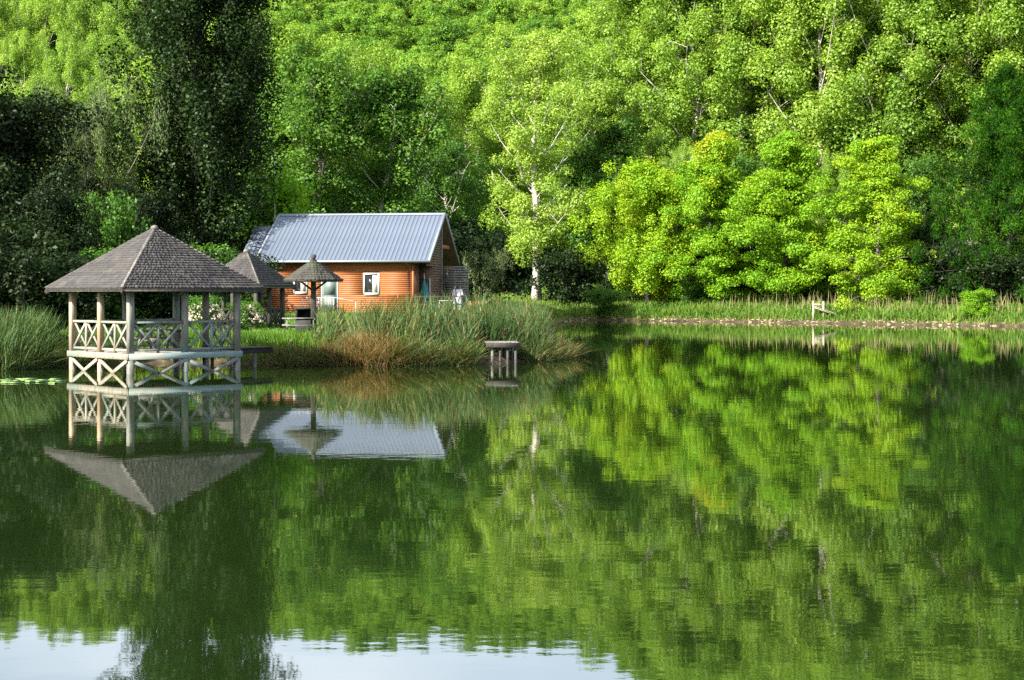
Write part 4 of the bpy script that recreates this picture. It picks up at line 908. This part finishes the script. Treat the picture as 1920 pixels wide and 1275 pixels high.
# slatted privacy screen
e = thing('slatted_screen', (-4.70, 109.2, zc-.1), 'grey slatted privacy screen standing at the cabin terrace', 'screen', None, math.radians(-3))
for x in (.05, .85, 1.68):
    cpart('post', Geo().beam((x, .08, -.3), (x, .08, 3.15), .09, .09, up=(1, 0, 0)), M['slat'], e)
for i in range(19):
    z = .12+i*.163
    g = Geo(); g.add([(0, -.045, z), (1.75, -.045, z), (1.75, -.0, z+.115), (0, -.0, z+.115), (0, .03, z), (1.75, .03, z), (1.75, .03, z+.115), (0, .03, z+.115)], [(0, 1, 2, 3), (4, 7, 6, 5), (0, 4, 5, 1), (3, 2, 6, 7), (0, 3, 7, 4), (1, 5, 6, 2)])
    cpart('slat', g, M['slat'], e)
cpart('lamp', Geo().tube([(.28, -.06, 2.55), (.28, -.12, 2.6), (.28, -.12, 2.8)], [.04, .05, .05], 8), M['white'], e, smooth=True)
# terrace
e = thing('terrace', (-5.28, 103.4, zc), 'low timber terrace deck with dark railing beside the cabin', 'terrace', None, math.radians(-8))
for i in range(20):
    y = -.6+i*.3
    cpart('deck_board', Geo().beam((-1.1, y, -.03), (2.55, y, -.03), .285, .05), M['greywood'], e)
cpart('skirt', Geo().box((-1.1, -.78, -.5), (2.55, -.74, -.06)), M['greywood'], e)
for x in (-1.05, .15, 1.35, 2.5):
    cpart('post', Geo().beam((x, -.66, -.06), (x, -.66, .98), .09, .09, up=(1, 0, 0)), M['dkwood'], e)
cpart('handrail', Geo().beam((-1.1, -.66, .99), (2.55, -.66, .99), .11, .06), M['dkwood'], e)
cpart('mid_rail', Geo().beam((-1.1, -.66, .5), (2.55, -.66, .5), .05, .09), M['dkwood'], e)
# parasol
e = thing('parasol', (at(795.5, 105.2), 105.2, zc), 'closed teal parasol standing on the cabin terrace', 'parasol')
cpart('pole', Geo().tube([(0, 0, .05), (0, 0, 2.5)], [.025, .025], 8), M['white'], e, smooth=True)
cpart('base', Geo().tube([(0, 0, 0), (0, 0, .08)], [.26, .24], 12), M['dkmetal'], e)
g = Geo(); th = np.linspace(0, 2*np.pi, 16, endpoint=False); rings = []
for z, r_ in ((.80, .13), (.95, .19), (1.3, .20), (1.6, .15), (1.9, .10), (2.15, .04)):
    rad = r_*(1+.22*np.cos(th*8)); rings.append(np.column_stack([rad*np.cos(th), rad*np.sin(th), np.full(16, z)]))
g.add(np.concatenate(rings), [(i*16+j, i*16+(j+1) % 16, (i+1)*16+(j+1) % 16, (i+1)*16+j) for i in range(5) for j in range(16)]); cpart('canopy', g, M['teal'], e, smooth=True)
# table and chairs
e = thing('terrace_table', (at(838, 105.6), 105.6, zc), 'white terrace table beside the standing people', 'table')
cpart('table_top', Geo().box((-.55, -.4, .71), (.55, .4, .75)), M['white'], e)
for x in (-.48, .48):
    for y in (-.33, .33): cpart('leg', Geo().beam((x, y, 0), (x, y, .705), .05, .05, up=(1, 0, 0)), M['white'], e)
def chair(px, Y, rz, label):
    e = thing('terrace_chair', (at(px, Y), Y, zc), label, 'chair', None, rz)
    cpart('seat', Geo().add([(-.24, -.24, .42), (.24, -.24, .42), (.24, .24, .38), (-.24, .24, .38), (-.24, -.24, .45), (.24, -.24, .45), (.24, .24, .41), (-.24, .24, .41)], [(0, 3, 2, 1), (4, 5, 6, 7), (0, 1, 5, 4), (1, 2, 6, 5), (2, 3, 7, 6), (3, 0, 4, 7)]), M['shirt_white'], e)
    g = Geo()
    for i in range(5): g.beam((-.20+i*.1, .22, .43), (-.17+i*.085, .46, 1.12), .085, .025, up=(0, 1, .3))
    cpart('backrest', g, M['shirt_white'], e)
    for x in (-.21, .21):
        cpart('leg', Geo().beam((x, -.2, 0), (x, -.22, .41), .035, .035, up=(1, 0, 0)), M['white'], e); cpart('leg', Geo().beam((x, .28, 0), (x, .2, .38), .035, .035, up=(1, 0, 0)), M['white'], e)
        cpart('armrest', Geo().beam((x*1.15, -.22, .66), (x*1.15, .30, .68), .05, .03), M['white'], e)
chair(807, 105.3, math.radians(100), 'white slatted garden chair next to the closed teal parasol')
chair(816, 105.9, math.radians(75), 'white garden chair between the table and the other chair')

# people on the terrace
import bmesh
def skin_obj(name, joints, edges, mat, parent, root=0, sub=2):
    bm = bmesh.new(); lay = bm.verts.layers.skin.verify(); vs_ = []
    for (p, r_) in joints:
        v = bm.verts.new(p); v[lay].radius = (r_, r_) if not isinstance(r_, tuple) else r_; vs_.append(v)
    for a, b_ in edges: bm.edges.new((vs_[a], vs_[b_]))
    vs_[root][lay].use_root = True
    me = bpy.data.meshes.new(name); bm.to_mesh(me); bm.free(); me.materials.append(mat)
    o = obj(name, me, parent)
    md = o.modifiers.new('skin', 'SKIN'); md.use_smooth_shade = True
    md = o.modifiers.new('subdivision', 'SUBSURF'); md.levels = sub; md.render_levels = sub
    return o
def person(px, Y, rz, label, shirt, trousers, raised):
    e = thing('person', (at(px, Y), Y, zc), label, 'person', None, rz)
    # local: faces -y
    if raised: el, ha = (.27, -.16, 1.20), (.10, -.30, 1.42)
    else: el, ha = (.30, -.06, 1.14), (.24, -.24, .98)
    el2, ha2 = (-.30, -.02, 1.12), (-.22, -.26, 1.02)
    J = [((0, 0, .95), (.16, .11)), ((0, .01, 1.15), (.14, .10)), ((0, .01, 1.36), (.17, .11)), ((0, 0, 1.47), .065), ((0, -.01, 1.53), .058), ((0, -.02, 1.62), (.082, .098)), ((0, -.01, 1.70), (.07, .085)),
         ((.19, 0, 1.41), .062), (el, .046), (ha, .032), ((-.19, 0, 1.41), .062), (el2, .046), (ha2, .032),
         ((.10, 0, .90), .095), ((.11, -.01, .50), .065), ((.11, .02, .09), .045), ((.12, -.15, .03), .035), ((-.10, 0, .90), .095), ((-.11, -.02, .50), .065), ((-.11, .01, .09), .045), ((-.12, -.16, .03), .035)]
    E = [(0, 1), (1, 2), (2, 3), (3, 4), (4, 5), (5, 6), (2, 7), (7, 8), (8, 9), (2, 10), (10, 11), (11, 12), (0, 13), (13, 14), (14, 15), (15, 16), (0, 17), (17, 18), (18, 19), (19, 20)]
    nose = len(J); J.append(((0, -.135, 1.60), .014)); E.append((5, nose))
    for h_i, (hx, hy, hz), sg in ((9, ha, 1), (12, ha2, -1)):
        palm = len(J); dv = Vector((hx, hy, hz))-Vector(el if h_i == 9 else el2); dv.normalize()
        side = Vector((1, 0, 0))
        J.append((tuple(Vector((hx, hy, hz))+dv*.06), (.036, .018))); E.append((h_i, palm))
        pv = Vector(J[palm][0])
        for f, (o, ln) in enumerate(((-.030, .060), (-.010, .072), (.012, .068), (.032, .052))):
            a = len(J); J.append((tuple(pv+side*o+dv*.04), .0095)); J.append((tuple(pv+side*o*1.1+dv*(.04+ln*.7)+Vector((0, -.015, -.02))), .008)); E += [(palm, a), (a, a+1)]
        a = len(J); J.append((tuple(pv-side*sg*.045-dv*.01), .010)); J.append((tuple(pv-side*sg*.06+dv*.03), .008)); E += [(palm, a), (a, a+1)]
    skin_obj('body', J, E, M['skin'], e)
    # clothing
    mid = lambda p, q, t: tuple(Vector(p).lerp(Vector(q), t))
    SJ = [((0, 0, .90), (.185, .135)), ((0, .01, 1.15), (.165, .125)), ((0, .01, 1.36), (.19, .13)), ((0, 0, 1.445), .085), ((.195, 0, 1.41), .085), (mid((.19, 0, 1.41), el, .85), .070), (mid(el, ha, .45), .055), ((-.195, 0, 1.41), .085), (mid((-.19, 0, 1.41), el2, .85), .070), (mid(el2, ha2, .45), .055)]
    skin_obj('shirt', SJ, [(0, 1), (1, 2), (2, 3), (2, 4), (4, 5), (5, 6), (2, 7), (7, 8), (8, 9)], shirt, e)
    TJ = [((0, 0, .96), (.175, .125)), ((.10, 0, .88), .115), ((.11, -.01, .50), .090), ((.11, .02, .10), .075), ((-.10, 0, .88), .115), ((-.11, -.02, .50), .090), ((-.11, .01, .10), .075)]
    skin_obj('trousers', TJ, [(0, 1), (1, 2), (2, 3), (0, 4), (4, 5), (5, 6)], trousers, e)
    HJ = [((0, .05, 1.60), (.098, .085)), ((0, .03, 1.69), (.105, .10)), ((0, -.05, 1.745), (.085, .07)), ((0, .07, 1.50), (.07, .06))]
    skin_obj('hair', HJ, [(0, 1), (1, 2), (0, 3)], M['hair'], e)
    for s in (-1, 1):
        g = Geo(); th = np.linspace(0, 2*np.pi, 6, endpoint=False)
        g.tube([(s*.032, -.108, 1.632), (s*.032, -.120, 1.632)], [.013, .009], 8); cpart('eye', g, M['hair'], e, smooth=True)
        g = Geo(); g.tube([(s*.085, .0, 1.60), (s*.10, .01, 1.615), (s*.092, .015, 1.65)], [.012, .018, .012], 6); cpart('ear', g, M['skin'], e, smooth=True)
    cpart('mouth', Geo().beam((-.025, -.108, 1.565), (.025, -.108, 1.565), .012, .010), M['bark_dark'], e)
    return e
person(861, 105.4, math.radians(135), 'person in a white top and pale blue trousers standing on the terrace', M['shirt_white'], M['trouser_pale'], True)
person(851.5, 106.0, math.radians(95), 'person in pale lilac clothes standing behind the person in white', M['lilac'], M['lilac'], False)
# mast behind the cabin
mx_, my_ = at(515, 116), 116
e = thing('antenna_mast', (mx_, my_, float(ground_z(mx_, my_))), 'tall thin white antenna mast rising behind the left end of the cabin', 'mast')
cpart('pole', Geo().tube([(0, 0, -.3), (0, 0, 6), (0, 0, 11.4)], [.07, .06, .045], 8), M['white'], e, smooth=True)
cpart('base_plate', Geo().box((-.2, -.2, -.05), (.2, .2, .04)), M['greywood'], e)
# orange picket fence beyond the screen
e = thing('picket_fence', (at(882, 118), 118, float(ground_z(at(882, 118), 118))), 'short orange brown picket fence behind the slatted screen', 'fence')
for i in range(7): cpart('picket', Geo().beam((i*.2, 0, -.2), (i*.2, 0, .95), .09, .025, up=(0, 1, 0)), M['orange'], e)
for z in (.3, .75): cpart('rail', Geo().beam((-.1, .035, z), (1.3, .035, z), .03, .08), M['orange'], e)
# flowering shrubs between the gazebos
def flower_shrub(x, y, s, rz, label):
    e = plant('flowering_shrub', 'shrub0', x, y, s, rz, label, 'shrub')
    rg = np.random.default_rng(int(abs(x*100)))
    d = unit(rg.normal(size=(170, 3))); d[:, 2] = np.abs(d[:, 2]); d[:, 1] = -np.abs(d[:, 1])*rg.choice([1, 1, 1, -1], 170)
    c = d*np.array([2.2, 2.2, 2.4])*rg.uniform(.85, 1.08, (170, 1))+np.array([0, 0, 1.5])
    idx = np.repeat(np.arange(170), 12); dd = unit(rg.normal(size=(len(idx), 3)))
    q = leaf_quads(rg, c[idx]+dd*.13, dd, .12, .9)
    obj('blossom', mesh_np('blossom', q.reshape(-1, 3), np.arange(len(q)*4), np.arange(len(q))*4, [M['flower']], rg.uniform(0, 1, len(q))), e)
flower_shrub(at(385, 76), 76, .40, 0, 'shrub with pale pink blossom seen through the lake gazebo')
flower_shrub(at(462, 77), 77, .34, 2, 'low shrub with pale blossom beside the dark lawn shelter')

# lily pads
g = Geo(); th = np.linspace(.25, 2*np.pi-.1, 13)
g.add(np.concatenate([[(0, 0, .006)], np.column_stack([np.cos(th), np.sin(th), np.full(13, .010)]), np.column_stack([np.cos(th), np.sin(th), np.full(13, -.012)])]), [(0, i+1, i+2) for i in range(12)]+[(14+i, 15+i, i+2, i+1) for i in range(12)])
pad = g.mesh('lily_pad', M['pad'])
rg = np.random.default_rng(3)
for i in range(64):
    x = rg.uniform(-17.4, -14.15); y = 51.2+rg.normal(0, .45)-.12*(x+16)
    o = obj('lily_pad', pad, None, (x, y, .012+i*.0004), rg.uniform(0, 6.28)); s = rg.uniform(.10, .24); o.scale = (s, s, 1)
    tag(o, 'flat green lily pad floating beside the lake gazebo', 'lily pad', 'lily pads on the lake')
# pale stones at the foot of the far bank
sv = []
rg = np.random.default_rng(9)
ico = Geo(); ph = (1+5**.5)/2
iv = unit(np.array([(-1, ph, 0), (1, ph, 0), (-1, -ph, 0), (1, -ph, 0), (0, -1, ph), (0, 1, ph), (0, -1, -ph), (0, 1, -ph), (ph, 0, -1), (ph, 0, 1), (-ph, 0, -1), (-ph, 0, 1)], float))
iff = [(0, 11, 5), (0, 5, 1), (0, 1, 7), (0, 7, 10), (0, 10, 11), (1, 5, 9), (5, 11, 4), (11, 10, 2), (10, 7, 6), (7, 1, 8), (3, 9, 4), (3, 4, 2), (3, 2, 6), (3, 6, 8), (3, 8, 9), (4, 9, 5), (2, 4, 11), (6, 2, 10), (8, 6, 7), (9, 8, 1)]
c = scatter(rg, 260000, 5, 48, 128, 168, -.1, .75)[:230]
for p in c:
    s = rg.uniform(.05, .17)
    ico.add(p+iv*rg.uniform(.7, 1.2, (12, 1))*np.array([s*1.5, s*1.2, s*.6]), iff, rg.uniform())
tag(part('bank_stones', ico, M['bankstone'], None), 'pale stones along the waterline of the far bank', 'stones', kind='stuff')
